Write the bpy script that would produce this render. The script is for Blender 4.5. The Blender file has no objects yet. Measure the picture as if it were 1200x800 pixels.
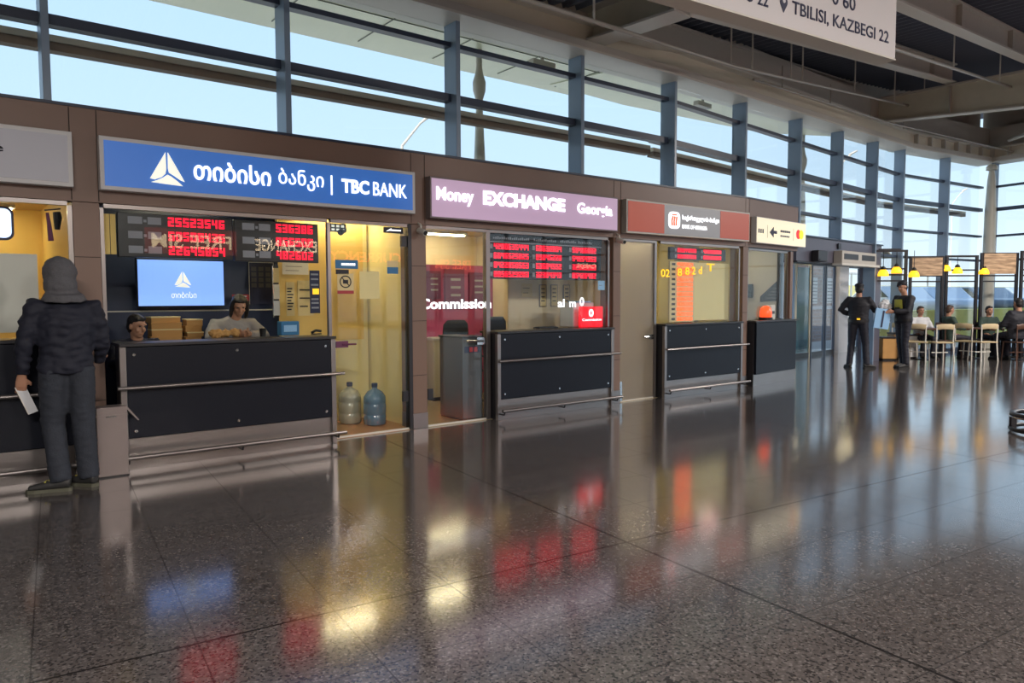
import bpy, bmesh, math, random
from mathutils import Vector, Matrix, noise
random.seed(7)
C = bpy.context.scene.collection
sc = bpy.context.scene
def R(d): return math.radians(d)
PI = math.pi

# ------------------------------------------------------------------ camera, world, exposure
sc.view_settings.view_transform = 'Standard'
sc.view_settings.look = 'None'
sc.view_settings.gamma = 1
sc.view_settings.use_curve_mapping = False
sc.view_settings.exposure = 0.5
cd = bpy.data.cameras.new('camera'); cam = bpy.data.objects.new('camera', cd); C.objects.link(cam)
cam.location = (0, 0, 1.52)
cd.sensor_width = 36; cd.lens = 36 * 856 / 1200; cd.clip_end = 500; cd.clip_start = 0.05
_p, _r = R(3.45), R(-0.19)
_f = Vector((0, math.cos(_p), -math.sin(_p))); _u = Vector((0, math.sin(_p), math.cos(_p))); _x = Vector((1, 0, 0))
_rx = _x * math.cos(_r) + _u * math.sin(_r); _ux = -_x * math.sin(_r) + _u * math.cos(_r)
cam.rotation_euler = Matrix((_rx, _ux, -_f)).transposed().to_euler()
sc.camera = cam

w = bpy.data.worlds.new('sky'); sc.world = w; w.use_nodes = True
nt = w.node_tree; nt.nodes.clear()
out = nt.nodes.new('ShaderNodeOutputWorld'); bg = nt.nodes.new('ShaderNodeBackground')
tc = nt.nodes.new('ShaderNodeTexCoord'); sx = nt.nodes.new('ShaderNodeSeparateXYZ'); rp = nt.nodes.new('ShaderNodeValToRGB')
nt.links.new(tc.outputs['Generated'], sx.inputs[0]); nt.links.new(sx.outputs['Z'], rp.inputs[0])
nt.links.new(rp.outputs[0], bg.inputs[0]); nt.links.new(bg.outputs[0], out.inputs[0])
el = rp.color_ramp.elements
el[0].position = 0.0; el[0].color = (0.72, 0.84, 0.92, 1)
el[1].position = 0.55; el[1].color = (0.40, 0.62, 0.95, 1)
e = el.new(0.16); e.color = (0.54, 0.72, 0.88, 1)
bg.inputs[1].default_value = 0.98

sl = bpy.data.lights.new('sun', 'SUN'); sl.energy = 6.0; sl.angle = R(0.6); sl.color = (1.0, 0.93, 0.82)
so = bpy.data.objects.new('sun', sl); C.objects.link(so); so.rotation_euler = Vector((0.42, 0.72, -0.62)).to_track_quat('-Z', 'Y').to_euler()

def area(name, loc, rot, sx_, sy_, power, col):
    l = bpy.data.lights.new(name, 'AREA'); l.shape = 'RECTANGLE'; l.size = sx_; l.size_y = sy_; l.energy = power; l.color = col
    o = bpy.data.objects.new(name, l); C.objects.link(o); o.location = loc; o.rotation_euler = rot; return o
# unseen fill lamps added under the roof to brighten the hall
HALL_FILLS = ((0.5, -3.5, 5.0), (8, -5, 4.95), (9.5, 2.5, 5.2), (13.5, 12.0, 5.6))
for lx, ly, lz in HALL_FILLS:
    area('hall_lamp', (lx, ly, lz - .07), (0, 0, 0), 2.5, 0.5, 760, (1.0, 0.91, 0.84))

# ------------------------------------------------------------------ materials
MATS = {}
def mat(name, col, rough=0.5, metal=0.0, emit=None, es=1.0, spec=0.5, var=0.0, vscale=6.0, bump=0.0, bscale=60, coat=0):
    if name in MATS: return MATS[name]
    m = bpy.data.materials.new(name); m.use_nodes = True; n = m.node_tree; b = n.nodes['Principled BSDF']
    b.inputs['Base Color'].default_value = (*col, 1); b.inputs['Roughness'].default_value = rough
    b.inputs['Metallic'].default_value = metal; b.inputs['Specular IOR Level'].default_value = spec
    b.inputs['Coat Weight'].default_value = coat
    if emit: b.inputs['Emission Color'].default_value = (*emit, 1); b.inputs['Emission Strength'].default_value = es
    t = n.nodes.new('ShaderNodeTexCoord')
    if var:
        no = n.nodes.new('ShaderNodeTexNoise'); no.inputs['Scale'].default_value = vscale; no.inputs['Detail'].default_value = 4
        mx = n.nodes.new('ShaderNodeMix'); mx.data_type = 'RGBA'
        n.links.new(t.outputs['Object'], no.inputs[0]); n.links.new(no.outputs[0], mx.inputs[0])
        mx.inputs[6].default_value = (*[c * (1 - var) for c in col], 1); mx.inputs[7].default_value = (*[min(1, c * (1 + var)) for c in col], 1)
        n.links.new(mx.outputs[2], b.inputs['Base Color'])
    if bump:
        no = n.nodes.new('ShaderNodeTexNoise'); no.inputs['Scale'].default_value = bscale
        bp = n.nodes.new('ShaderNodeBump'); bp.inputs['Strength'].default_value = bump; bp.inputs['Distance'].default_value = 0.01
        n.links.new(t.outputs['Object'], no.inputs[0]); n.links.new(no.outputs[0], bp.inputs['Height']); n.links.new(bp.outputs[0], b.inputs['Normal'])
    MATS[name] = m; return m

def glass_mat(name, tint, refl=1.0, rough=0.0, haze=0.0, hazecol=(1, 1, 1)):
    m = bpy.data.materials.new(name); m.use_nodes = True; n = m.node_tree; n.nodes.clear()
    o = n.nodes.new('ShaderNodeOutputMaterial'); tr = n.nodes.new('ShaderNodeBsdfTransparent'); gl = n.nodes.new('ShaderNodeBsdfGlossy')
    tr.inputs[0].default_value = (*tint, 1); gl.inputs['Roughness'].default_value = rough
    # Schlick reflectance, the same from both sides of the pane
    lw = n.nodes.new('ShaderNodeLayerWeight'); lw.inputs[0].default_value = 0.5
    pw = n.nodes.new('ShaderNodeMath'); pw.operation = 'POWER'; pw.inputs[1].default_value = 5.0
    fr = n.nodes.new('ShaderNodeMath'); fr.operation = 'MULTIPLY_ADD'; fr.inputs[1].default_value = 0.96; fr.inputs[2].default_value = 0.04
    n.links.new(lw.outputs['Facing'], pw.inputs[0]); n.links.new(pw.outputs[0], fr.inputs[0])
    mu = n.nodes.new('ShaderNodeMath'); mu.operation = 'MULTIPLY'; mu.inputs[1].default_value = refl; mu.use_clamp = True
    mx = n.nodes.new('ShaderNodeMixShader')
    n.links.new(fr.outputs[0], mu.inputs[0]); n.links.new(mu.outputs[0], mx.inputs[0]); n.links.new(gl.outputs[0], mx.inputs[2])
    if haze:
        df = n.nodes.new('ShaderNodeBsdfTranslucent'); df.inputs[0].default_value = (*hazecol, 1)
        m2 = n.nodes.new('ShaderNodeMixShader'); m2.inputs[0].default_value = haze
        n.links.new(tr.outputs[0], m2.inputs[1]); n.links.new(df.outputs[0], m2.inputs[2]); n.links.new(m2.outputs[0], mx.inputs[1])
    else: n.links.new(tr.outputs[0], mx.inputs[1])
    n.links.new(mx.outputs[0], o.inputs[0]); MATS[name] = m; return m

M = MATS
glass_mat('clear_glass', (0.97, 0.985, 0.98), 0.7)
glass_mat('facade_glass', (0.97, 0.99, 1.0), 1.0)
mat('frosted_glass', (0.60, 0.55, 0.47), 0.42, spec=0.5)
M['frosted_glass'].node_tree.nodes['Principled BSDF'].inputs['Transmission Weight'].default_value = 0.75
mat('brown_cladding', (0.20, 0.125, 0.093), 0.42, var=0.10, vscale=1.5)
mat('joint', (0.03, 0.02, 0.015), 0.8)
mat('mullion', (0.20, 0.28, 0.38), 0.35, spec=0.6)
mat('transom', (0.03, 0.045, 0.08), 0.4)
mat('louvre_brown', (0.20, 0.14, 0.09), 0.6)
mat('louvre_cream', (0.75, 0.68, 0.52), 0.6)
mat('steel_paint', (0.48, 0.45, 0.40), 0.5, var=0.06)
mat('steel_light', (0.62, 0.60, 0.54), 0.45)
mat('steel_beige', (0.60, 0.57, 0.45), 0.5, var=0.08)
mat('pipe', (0.40, 0.37, 0.32), 0.4)
mat('stainless', (0.30, 0.275, 0.265), 0.32, 0.85, var=0.1, vscale=3)
mat('chrome', (0.6, 0.6, 0.6), 0.22, 1.0)
mat('dark_metal', (0.03, 0.03, 0.035), 0.4, 0.3)
mat('black_plastic', (0.012, 0.012, 0.014), 0.4)
mat('counter_panel', (0.008, 0.010, 0.017), 0.35, spec=0.25, var=0.08)
mat('counter_top', (0.03, 0.03, 0.033), 0.3)
mat('white_frame', (0.62, 0.62, 0.62), 0.4)
mat('grey_sign', (0.36, 0.36, 0.40), 0.35, emit=(0.3, 0.3, 0.33), es=0.12)
mat('blue_sign', (0.03, 0.13, 0.42), 0.35, emit=(0.035, 0.14, 0.48), es=0.42)
mat('white_letter', (0.9, 0.9, 0.9), 0.5, emit=(0.92, 0.95, 1.0), es=1.0)
mat('cream_letter', (0.85, 0.84, 0.74), 0.5, emit=(0.9, 0.9, 0.78), es=0.55)
mat('lilac_sign', (0.42, 0.30, 0.42), 0.35, emit=(0.46, 0.31, 0.46), es=0.42)
mat('dim_frame', (0.16, 0.13, 0.13), 0.4)
mat('rust_sign', (0.30, 0.05, 0.025), 0.4, emit=(0.30, 0.045, 0.02), es=0.45)
mat('mid_grey_sign', (0.20, 0.20, 0.21), 0.4, emit=(0.2, 0.2, 0.21), es=0.4)
mat('white_sign', (0.7, 0.66, 0.52), 0.5, emit=(0.85, 0.76, 0.52), es=0.5)
mat('yellow_wall', (0.78, 0.55, 0.17), 0.6, var=0.05)
mat('pale_yellow_wall', (0.80, 0.70, 0.34), 0.6, var=0.05)
mat('beige_wall', (0.74, 0.64, 0.44), 0.6, var=0.05)
mat('grey_room_wall', (0.42, 0.41, 0.38), 0.6)
mat('navy_wall', (0.018, 0.032, 0.085), 0.45)
mat('purple_wall', (0.33, 0.045, 0.12), 0.5)
mat('shop_ceiling', (0.55, 0.42, 0.25), 0.7)
mat('shop_floor', (0.35, 0.20, 0.09), 0.35, var=0.15)
mat('shop_floor_beige', (0.40, 0.33, 0.20), 0.25, var=0.1)
mat('led_board', (0.010, 0.012, 0.016), 0.3)
mat('led_red', (0.5, 0.0, 0.02), 0.4, emit=(1.0, 0.004, 0.03), es=1.3)
mat('led_orange', (0.6, 0.1, 0.02), 0.4, emit=(1.0, 0.13, 0.02), es=1.0)
mat('led_label', (0.28, 0.29, 0.33), 0.6)
mat('tv_screen', (0.15, 0.25, 0.6), 0.3, emit=(0.20, 0.38, 0.93), es=0.85)
mat('light_screen', (0.6, 0.7, 0.9), 0.3, emit=(0.62, 0.74, 1.0), es=1.0)
mat('tube', (1, 0.9, 0.6), 0.4, emit=(1.0, 0.84, 0.52), es=22)
mat('paper', (0.68, 0.66, 0.60), 0.7)
mat('cream_paper', (0.72, 0.60, 0.32), 0.7)
mat('cardboard', (0.50, 0.27, 0.09), 0.8, var=0.15)
mat('red_panel', (0.7, 0.01, 0.015), 0.4, emit=(0.9, 0.0, 0.01), es=0.85)
mat('blue_sticker', (0.02, 0.16, 0.36), 0.5)
mat('red_sticker', (0.40, 0.03, 0.04), 0.5)
mat('purple_sticker', (0.14, 0.03, 0.09), 0.5)
mat('ink', (0.02, 0.02, 0.03), 0.6)
mat('navy_ink', (0.02, 0.025, 0.07), 0.6)
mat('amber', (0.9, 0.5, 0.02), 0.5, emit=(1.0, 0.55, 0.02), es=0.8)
mat('water_bottle', (0.10, 0.20, 0.30), 0.15, spec=0.7, coat=0.5)
mat('bottle_clear', (0.38, 0.36, 0.26), 0.2, spec=0.7)
mat('grey_cabinet', (0.10, 0.10, 0.105), 0.4, 0.2)
mat('white_cabinet', (0.55, 0.50, 0.34), 0.5)
mat('chair_fabric', (0.02, 0.021, 0.024), 0.8)
mat('lamp_red', (0.9, 0.08, 0.02), 0.3, emit=(1.0, 0.08, 0.02), es=1.0)
mat('big_sign', (0.62, 0.60, 0.61), 0.45)
mat('canopy', (0.66, 0.68, 0.50), 0.35, emit=None, var=0.25, vscale=0.7)
mat('canopy_seam', (0.16, 0.18, 0.15), 0.6)
mat('column_paint', (0.50, 0.49, 0.42), 0.45)
mat('ground', (0.52, 0.52, 0.50), 0.9, var=0.1)
mat('grass', (0.48, 0.42, 0.09), 0.9, var=0.3, vscale=3)
mat('grey_lintel', (0.10, 0.10, 0.135), 0.4)
mat('wood_panel', (0.24, 0.15, 0.07), 0.6, var=0.4, vscale=5)
mat('rattan', (0.50, 0.40, 0.24), 0.7, var=0.2)
mat('dark_wood', (0.08, 0.035, 0.02), 0.5, var=0.2)
mat('shade_yellow', (0.9, 0.5, 0.03), 0.5, emit=(1.0, 0.50, 0.02), es=1.1)
mat('dark_shade', (0.02, 0.02, 0.02), 0.5)
mat('skin', (0.42, 0.22, 0.14), 0.55, var=0.06, vscale=20)
mat('skin_dark', (0.20, 0.11, 0.075), 0.55)
mat('hair_dark', (0.012, 0.010, 0.010), 0.5, bump=0.4, bscale=90)
mat('hair_brown', (0.05, 0.025, 0.015), 0.5, bump=0.4, bscale=90)
mat('navy_jacket', (0.008, 0.010, 0.022), 0.75, bump=0.3, bscale=25)
mat('hood_grey', (0.10, 0.10, 0.11), 0.9, bump=0.5, bscale=120, var=0.2, vscale=60)
mat('jeans', (0.026, 0.031, 0.043), 0.85, bump=0.3, bscale=80, var=0.25, vscale=12)
mat('shoe', (0.03, 0.03, 0.03), 0.6)
mat('shoe_sole', (0.10, 0.10, 0.07), 0.7)
mat('lace', (0.45, 0.42, 0.08), 0.7)
mat('hoodie_light', (0.30, 0.28, 0.27), 0.9, bump=0.4, bscale=40)
mat('uniform', (0.010, 0.011, 0.018), 0.7)
mat('uniform_trouser', (0.012, 0.013, 0.024), 0.7)
mat('vest_yellow', (0.50, 0.48, 0.06), 0.6)
mat('light_blue', (0.30, 0.55, 0.85), 0.6)
mat('white_cloth', (0.6, 0.62, 0.65), 0.7)
mat('green_cloth', (0.03, 0.055, 0.045), 0.8)
mat('rubber', (0.012, 0.012, 0.012), 0.8)
mat('car_silver', (0.42, 0.48, 0.55), 0.25, 0.4, coat=0.6)
mat('car_white', (0.7, 0.72, 0.74), 0.25, coat=0.6)
mat('car_dark', (0.05, 0.07, 0.10), 0.25, coat=0.6)
mat('car_glass', (0.03, 0.05, 0.07), 0.1)
mat('stone_cream', (0.62, 0.55, 0.36), 0.8, var=0.1)
mat('hall_wall', (0.05, 0.045, 0.045), 0.6)
mat('bin_steel', (0.26, 0.22, 0.21), 0.4, 0.6, var=0.1, vscale=3)
mat('teal_glass', (0.05, 0.16, 0.20), 0.2)
mat('white_pier', (0.62, 0.60, 0.62), 0.4)
mat('girder_web', (0.62, 0.57, 0.46), 0.5)
mat('eye_white', (0.7, 0.7, 0.7), 0.3)

def floor_material():
    m = bpy.data.materials.new('terrazzo_tiles'); m.use_nodes = True; n = m.node_tree; b = n.nodes['Principled BSDF']; L = n.links.new
    tcn = n.nodes.new('ShaderNodeTexCoord'); se = n.nodes.new('ShaderNodeSeparateXYZ'); L(tcn.outputs['Object'], se.inputs[0])
    def math_(op, a, b_=None, c=None):
        k = n.nodes.new('ShaderNodeMath'); k.operation = op
        for i, v in enumerate((a, b_, c)):
            if v is None: continue
            if isinstance(v, (int, float)): k.inputs[i].default_value = v
            else: L(v, k.inputs[i])
        return k.outputs[0]
    sa, ca = math.sin(R(57.9)), math.cos(R(57.9))
    A_ = math_('ADD', math_('MULTIPLY', se.outputs[0], sa), math_('MULTIPLY', se.outputs[1], ca))
    P_ = math_('SUBTRACT', math_('MULTIPLY', se.outputs[0], ca), math_('MULTIPLY', se.outputs[1], sa))
    def line(c, off, per, half):
        f = math_('FRACT', math_('DIVIDE', math_('SUBTRACT', c, off), per))      # 0..1
        d = math_('MULTIPLY', math_('SUBTRACT', 0.5, math_('ABSOLUTE', math_('SUBTRACT', f, 0.5))), per)
        return math_('LESS_THAN', d, half)
    thin = math_('MAXIMUM', line(A_, 2.97, 0.62, 0.0032), line(P_, -3.40, 0.62, 0.0032))
    thick = math_('MAXIMUM', line(A_, 2.97, 4.34, 0.009), line(P_, -3.40, 4.34, 0.007))
    # chips
    v = n.nodes.new('ShaderNodeTexVoronoi'); v.inputs['Scale'].default_value = 95; L(tcn.outputs['Object'], v.inputs[0])
    bw = n.nodes.new('ShaderNodeSeparateXYZ'); L(v.outputs['Color'], bw.inputs[0])
    r1 = n.nodes.new('ShaderNodeValToRGB'); L(bw.outputs[0], r1.inputs[0])
    r1.color_ramp.interpolation = 'CONSTANT'
    ee = r1.color_ramp.elements; ee[0].position = 0; ee[0].color = (0.038, 0.034, 0.033, 1); ee[1].position = 0.22; ee[1].color = (0.096, 0.084, 0.081, 1)
    q = ee.new(0.72); q.color = (0.125, 0.110, 0.106, 1); q = ee.new(0.92); q.color = (0.18, 0.162, 0.156, 1)
    # per tile tone
    no = n.nodes.new('ShaderNodeTexNoise'); no.inputs['Scale'].default_value = 0.55; no.inputs['Detail'].default_value = 3; L(tcn.outputs['Object'], no.inputs[0])
    tone = math_('ADD', 0.75, math_('MULTIPLY', no.outputs[0], 0.5))
    mt = n.nodes.new('ShaderNodeMix'); mt.data_type = 'RGBA'; mt.blend_type = 'MULTIPLY'; mt.inputs[0].default_value = 1
    L(r1.outputs[0], mt.inputs[6]); cmb = n.nodes.new('ShaderNodeCombineColor'); [L(tone, cmb.inputs[i]) for i in range(3)]; L(cmb.outputs[0], mt.inputs[7])
    m1 = n.nodes.new('ShaderNodeMix'); m1.data_type = 'RGBA'; L(math_('MULTIPLY', thin, 0.8), m1.inputs[0]); L(mt.outputs[2], m1.inputs[6]); m1.inputs[7].default_value = (0.012, 0.010, 0.010, 1)
    m2 = n.nodes.new('ShaderNodeMix'); m2.data_type = 'RGBA'; L(thick, m2.inputs[0]); L(m1.outputs[2], m2.inputs[6]); m2.inputs[7].default_value = (0.010, 0.008, 0.008, 1)
    L(m2.outputs[2], b.inputs['Base Color'])
    n2 = n.nodes.new('ShaderNodeTexNoise'); n2.inputs['Scale'].default_value = 2.2; n2.inputs['Detail'].default_value = 5; L(tcn.outputs['Object'], n2.inputs[0])
    rr = math_('ADD', 0.10, math_('MULTIPLY', n2.outputs[0], 0.06))
    rr2 = math_('ADD', rr, math_('MULTIPLY', math_('MAXIMUM', thin, thick), 0.5))
    L(rr2, b.inputs['Roughness'])
    b.inputs['Specular IOR Level'].default_value = 0.12; b.inputs['Coat Weight'].default_value = 1.0; b.inputs['Coat IOR'].default_value = 1.5; b.inputs['Coat Roughness'].default_value = 0.12
    bp = n.nodes.new('ShaderNodeBump'); bp.inputs['Strength'].default_value = 0.03; bp.inputs['Distance'].default_value = 0.01
    n3 = n.nodes.new('ShaderNodeTexNoise'); n3.inputs['Scale'].default_value = 9; L(tcn.outputs['Object'], n3.inputs[0]); L(n3.outputs[0], bp.inputs['Height'])
    L(bp.outputs[0], b.inputs['Normal'])
    MATS['floor'] = m
floor_material()

def deck_material():
    m = mat('roof_deck', (0.13, 0.15, 0.20), 0.4, 0.3)
deck_material()

def lamella_material():   # wide wood boards of cafe panels: horizontal grain
    m = bpy.data.materials.new('cafe_boards'); m.use_nodes = True; n = m.node_tree; b = n.nodes['Principled BSDF']
    t = n.nodes.new('ShaderNodeTexCoord'); mp = n.nodes.new('ShaderNodeMapping'); mp.inputs['Scale'].default_value = (1, 1, 7)
    no = n.nodes.new('ShaderNodeTexNoise'); no.inputs['Scale'].default_value = 3; no.inputs['Detail'].default_value = 5
    r = n.nodes.new('ShaderNodeValToRGB'); r.color_ramp.elements[0].color = (0.22, 0.13, 0.07, 1); r.color_ramp.elements[1].color = (0.75, 0.52, 0.32, 1)
    r.color_ramp.elements[0].position = 0.3; r.color_ramp.elements[1].position = 0.7
    n.links.new(t.outputs['Object'], mp.inputs[0]); n.links.new(mp.outputs[0], no.inputs[0]); n.links.new(no.outputs[0], r.inputs[0]); n.links.new(r.outputs[0], b.inputs['Base Color'])
    b.inputs['Roughness'].default_value = 0.5; MATS['cafe_boards'] = m
lamella_material()
def brick_material():
    m = bpy.data.materials.new('brown_brick'); m.use_nodes = True; n = m.node_tree; b = n.nodes['Principled BSDF']
    t = n.nodes.new('ShaderNodeTexCoord'); mp = n.nodes.new('ShaderNodeMapping'); mp.inputs['Rotation'].default_value = (PI / 2, 0, 0)
    br = n.nodes.new('ShaderNodeTexBrick'); br.inputs['Scale'].default_value = 2.2
    br.inputs['Color1'].default_value = (0.34, 0.19, 0.14, 1); br.inputs['Color2'].default_value = (0.24, 0.13, 0.10, 1); br.inputs['Mortar'].default_value = (0.3, 0.26, 0.24, 1)
    n.links.new(t.outputs['Object'], mp.inputs[0]); n.links.new(mp.outputs[0], br.inputs[0]); n.links.new(br.outputs[0], b.inputs['Base Color'])
    b.inputs['Roughness'].default_value = 0.8; MATS['brown_brick'] = m
brick_material()

# ------------------------------------------------------------------ helpers
class Frame:
    """local x runs along the wall, local y into the shops, z up"""
    def __init__(s, ox, oy, deg):
        s.rz = R(90 - deg); s.O = Vector((ox, oy, 0)); s.M = Matrix.Translation(s.O) @ Matrix.Rotation(s.rz, 4, 'Z')
    def w(s, x, y, z=0): return s.M @ Vector((x, y, z))
W0 = Frame(0, 0, 90)                                   # world aligned
FA = Frame(-0.546, 8.844, 52.1)                        # shop front
_q = FA.w(5.72, 0); FS = Frame(_q.x, _q.y, 46.0)       # last booth
_q = FA.w(3.68, 0.15); FB = Frame(_q.x, _q.y, 46.2)    # second stretch of glazing
_q = FB.w(10.12, 0); FC = Frame(_q.x, _q.y, 57.0)      # third stretch
_q = FC.w(4.35, 0); FD = Frame(_q.x, _q.y, 153.0)      # wing that comes back towards the hall
FR = Frame(2.2, 9.15, 47.0)                            # roof grid

class MB:
    def __init__(s): s.bm = bmesh.new()
    def box(s, x0, x1, y0, y1, z0, z1, rot=None, piv=None):
        vs = [s.bm.verts.new((x, y, z)) for x in (x0, x1) for y in (y0, y1) for z in (z0, z1)]
        for f in ((0, 1, 3, 2), (4, 6, 7, 5), (0, 4, 5, 1), (2, 3, 7, 6), (0, 2, 6, 4), (1, 5, 7, 3)): s.bm.faces.new([vs[i] for i in f])
        if rot: bmesh.ops.rotate(s.bm, verts=vs, cent=piv or ((x0+x1)/2, (y0+y1)/2, (z0+z1)/2), matrix=rot)
        return s
    def tube(s, pts, r, seg=10, closed=False, caps=True, ref=None):
        pts = [Vector(p) for p in pts]; n = len(pts)
        rs = r if isinstance(r, (list, tuple)) else [r] * n
        rings = []; prev = None
        for i, p in enumerate(pts):
            if closed: d = (pts[(i+1) % n] - pts[i-1])
            elif i == 0: d = pts[1] - pts[0]
            elif i == n-1: d = pts[-1] - pts[-2]
            else: d = (pts[i+1] - pts[i]).normalized() + (pts[i] - pts[i-1]).normalized()
            d.normalize()
            if ref: a = Vector(ref)
            elif prev is None: a = Vector((0, 0, 1)) if abs(d.z) < 0.9 else Vector((1, 0, 0))
            else: a = prev
            a = (a - d * a.dot(d)).normalized(); b = d.cross(a); prev = a
            rr = rs[i]; ra, rb = rr if isinstance(rr, (list, tuple)) else (rr, rr)
            rings.append([s.bm.verts.new(p + a * (ra * math.cos(2*PI*k/seg)) + b * (rb * math.sin(2*PI*k/seg))) for k in range(seg)])
        m_ = n if closed else n - 1
        for i in range(m_):
            A, B = rings[i], rings[(i+1) % n]
            for k in range(seg): s.bm.faces.new((A[k], A[(k+1) % seg], B[(k+1) % seg], B[k]))
        if caps and not closed:
            s.bm.faces.new(rings[0][::-1]); s.bm.faces.new(rings[-1])
        return s
    def lathe(s, prof, c=(0, 0, 0), seg=20, axis='Z'):
        rings = []
        for (r, z) in prof:
            ring = []
            for k in range(seg):
                a = 2*PI*k/seg; x, y = max(r, 1e-4)*math.cos(a), max(r, 1e-4)*math.sin(a)
                v = (x, y, z) if axis == 'Z' else ((x, z, y) if axis == 'Y' else (z, x, y))
                ring.append(s.bm.verts.new(Vector(c) + Vector(v)))
            rings.append(ring)
        for i in range(len(rings)-1):
            for k in range(seg): s.bm.faces.new((rings[i][k], rings[i][(k+1) % seg], rings[i+1][(k+1) % seg], rings[i+1][k]))
        s.bm.faces.new(rings[0][::-1]); s.bm.faces.new(rings[-1]); return s
    def ell(s, c, r, seg=16, rings=10, rot=None):
        g = bmesh.ops.create_uvsphere(s.bm, u_segments=seg, v_segments=rings, radius=1)
        m_ = Matrix.Translation(Vector(c)) @ (rot.to_4x4() if rot else Matrix()) @ Matrix.Diagonal((*r, 1))
        bmesh.ops.transform(s.bm, matrix=m_, verts=g['verts']); return s
    def prism(s, poly, y0, y1, plane='XZ'):
        """polygon in XZ (or XY), extruded along the third axis"""
        def P(a, b, t): return (a, t, b) if plane == 'XZ' else ((a, b, t) if plane == 'XY' else (t, a, b))
        A = [s.bm.verts.new(P(a, b, y0)) for a, b in poly]; B = [s.bm.verts.new(P(a, b, y1)) for a, b in poly]; n = len(poly)
        s.bm.faces.new(A); s.bm.faces.new(B[::-1])
        for i in range(n): s.bm.faces.new((A[i], B[i], B[(i+1) % n], A[(i+1) % n]))
        return s
    def mesh(s, m, smooth=False, shade_auto=False):
        bmesh.ops.recalc_face_normals(s.bm, faces=s.bm.faces[:])
        me = bpy.data.meshes.new('m'); s.bm.to_mesh(me); s.bm.free()
        me.materials.append(MATS[m] if isinstance(m, str) else m)
        if smooth or shade_auto:
            for p in me.polygons: p.use_smooth = True
        if shade_auto: me.set_sharp_from_angle(angle=R(35))
        return me
    def build(s, name, m, parent=None, frame=None, smooth=False, bevel=0, auto=True, label=None):
        me = s.mesh(m, smooth, auto and not smooth); me.name = name
        o = bpy.data.objects.new(name, me); C.objects.link(o)
        if parent: o.parent = parent
        if frame: o.location = frame.O; o.rotation_euler = (0, 0, frame.rz)
        if bevel:
            b = o.modifiers.new('bevel', 'BEVEL'); b.width = bevel; b.segments = 2; b.limit_method = 'ANGLE'
        if label: o['label'] = label
        return o

def tag(o, label, cat, group=None):
    o['label'] = label; o['category'] = cat
    if group: o['group'] = group
    return o
def thing(name, label, cat, frame, x, y, z=0, rz=0, group=None):
    o = bpy.data.objects.new(name, None); C.objects.link(o); o.empty_display_size = 0.1
    o.location = frame.w(x, y, z); o.rotation_euler = (0, 0, frame.rz + rz)
    return tag(o, label, cat, group)
def struct(o): o['kind'] = 'structure'; return o
def dup(root, loc=None, rz=None, label=None, group=None):
    r = root.copy(); C.objects.link(r)
    if loc is not None: r.location = loc
    if rz is not None: r.rotation_euler = (0, 0, rz)
    if label: r['label'] = label
    if group: r['group'] = group
    for ch in list(root.children):
        c = ch.copy(); C.objects.link(c); c.parent = r
        for g in list(ch.children):
            d = g.copy(); C.objects.link(d); d.parent = c
    return r

def text_into(mb, s, x, z, y, width=None, height=None, depth=0.01, bold=0.0, align='L', mirror=False, rot=0):
    """letters standing in the XZ plane facing -y; (x,z) is lower-left of the caps"""
    cu = bpy.data.curves.new('t', 'FONT'); cu.body = s; cu.size = 1; cu.offset = bold; cu.resolution_u = 3
    o = bpy.data.objects.new('t', cu); C.objects.link(o)
    dg = bpy.context.evaluated_depsgraph_get(); dg.update()
    me = bpy.data.meshes.new_from_object(o.evaluated_get(dg))
    xs = [v.co.x for v in me.vertices]; ys = [v.co.y for v in me.vertices]
    x0, x1, y0, y1 = min(xs), max(xs), min(ys), max(ys)
    k = (height / (y1 - y0)) if height else None; kx = (width / (x1 - x0)) if width else None
    if k is None: k = kx
    if kx is None: kx = k
    if align == 'C': x -= (x1 - x0) * kx / 2
    t = bmesh.new(); t.from_mesh(me)
    for v in t.verts:
        a, b = (v.co.x - x0) * kx, (v.co.y - y0) * k
        if mirror: a = (x1 - x0) * kx - a
        ca, sa = math.cos(rot), math.sin(rot)
        v.co = Vector((x + a * ca - b * sa, y - depth, z + a * sa + b * ca))
    geo = bmesh.ops.extrude_face_region(t, geom=t.faces[:])
    for v in [g for g in geo['geom'] if isinstance(g, bmesh.types.BMVert)]: v.co.y += depth
    tm = bpy.data.meshes.new('tt'); t.to_mesh(tm); t.free(); mb.bm.from_mesh(tm)
    bpy.data.meshes.remove(tm); bpy.data.meshes.remove(me); bpy.data.objects.remove(o); bpy.data.curves.remove(cu)
    return mb
def text(name, s, x, z, y, m, parent=None, frame=None, **k):
    mb = MB(); text_into(mb, s, x, z, y, **k); return mb.build(name, m, parent, frame, auto=False)

SEG = {'0': 'abcdef', '1': 'bc', '2': 'abged', '3': 'abgcd', '4': 'fgbc', '5': 'afgcd', '6': 'afgedc', '7': 'abc', '8': 'abcdefg', '9': 'abcdfg'}
def digits(mb, s, x, z, h, y):
    w_ = h * 0.62; t = h * 0.2
    for ch in s:
        if ch == '.': mb.box(x, x + t, y - 0.004, y, z, z + t); x += t * 1.6; continue
        if ch == ' ': x += w_ * 0.7; continue
        for g in SEG[ch]:
            b = {'a': (0, w_, h - t, h), 'd': (0, w_, 0, t), 'g': (0, w_, h/2 - t/2, h/2 + t/2), 'f': (0, t, h/2, h), 'e': (0, t, 0, h/2), 'b': (w_ - t, w_, h/2, h), 'c': (w_ - t, w_, 0, h/2)}[g]
            mb.box(x + b[0], x + b[1], y - 0.004, y, z + b[2], z + b[3])
        x += w_ * 1.28
    return x

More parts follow.
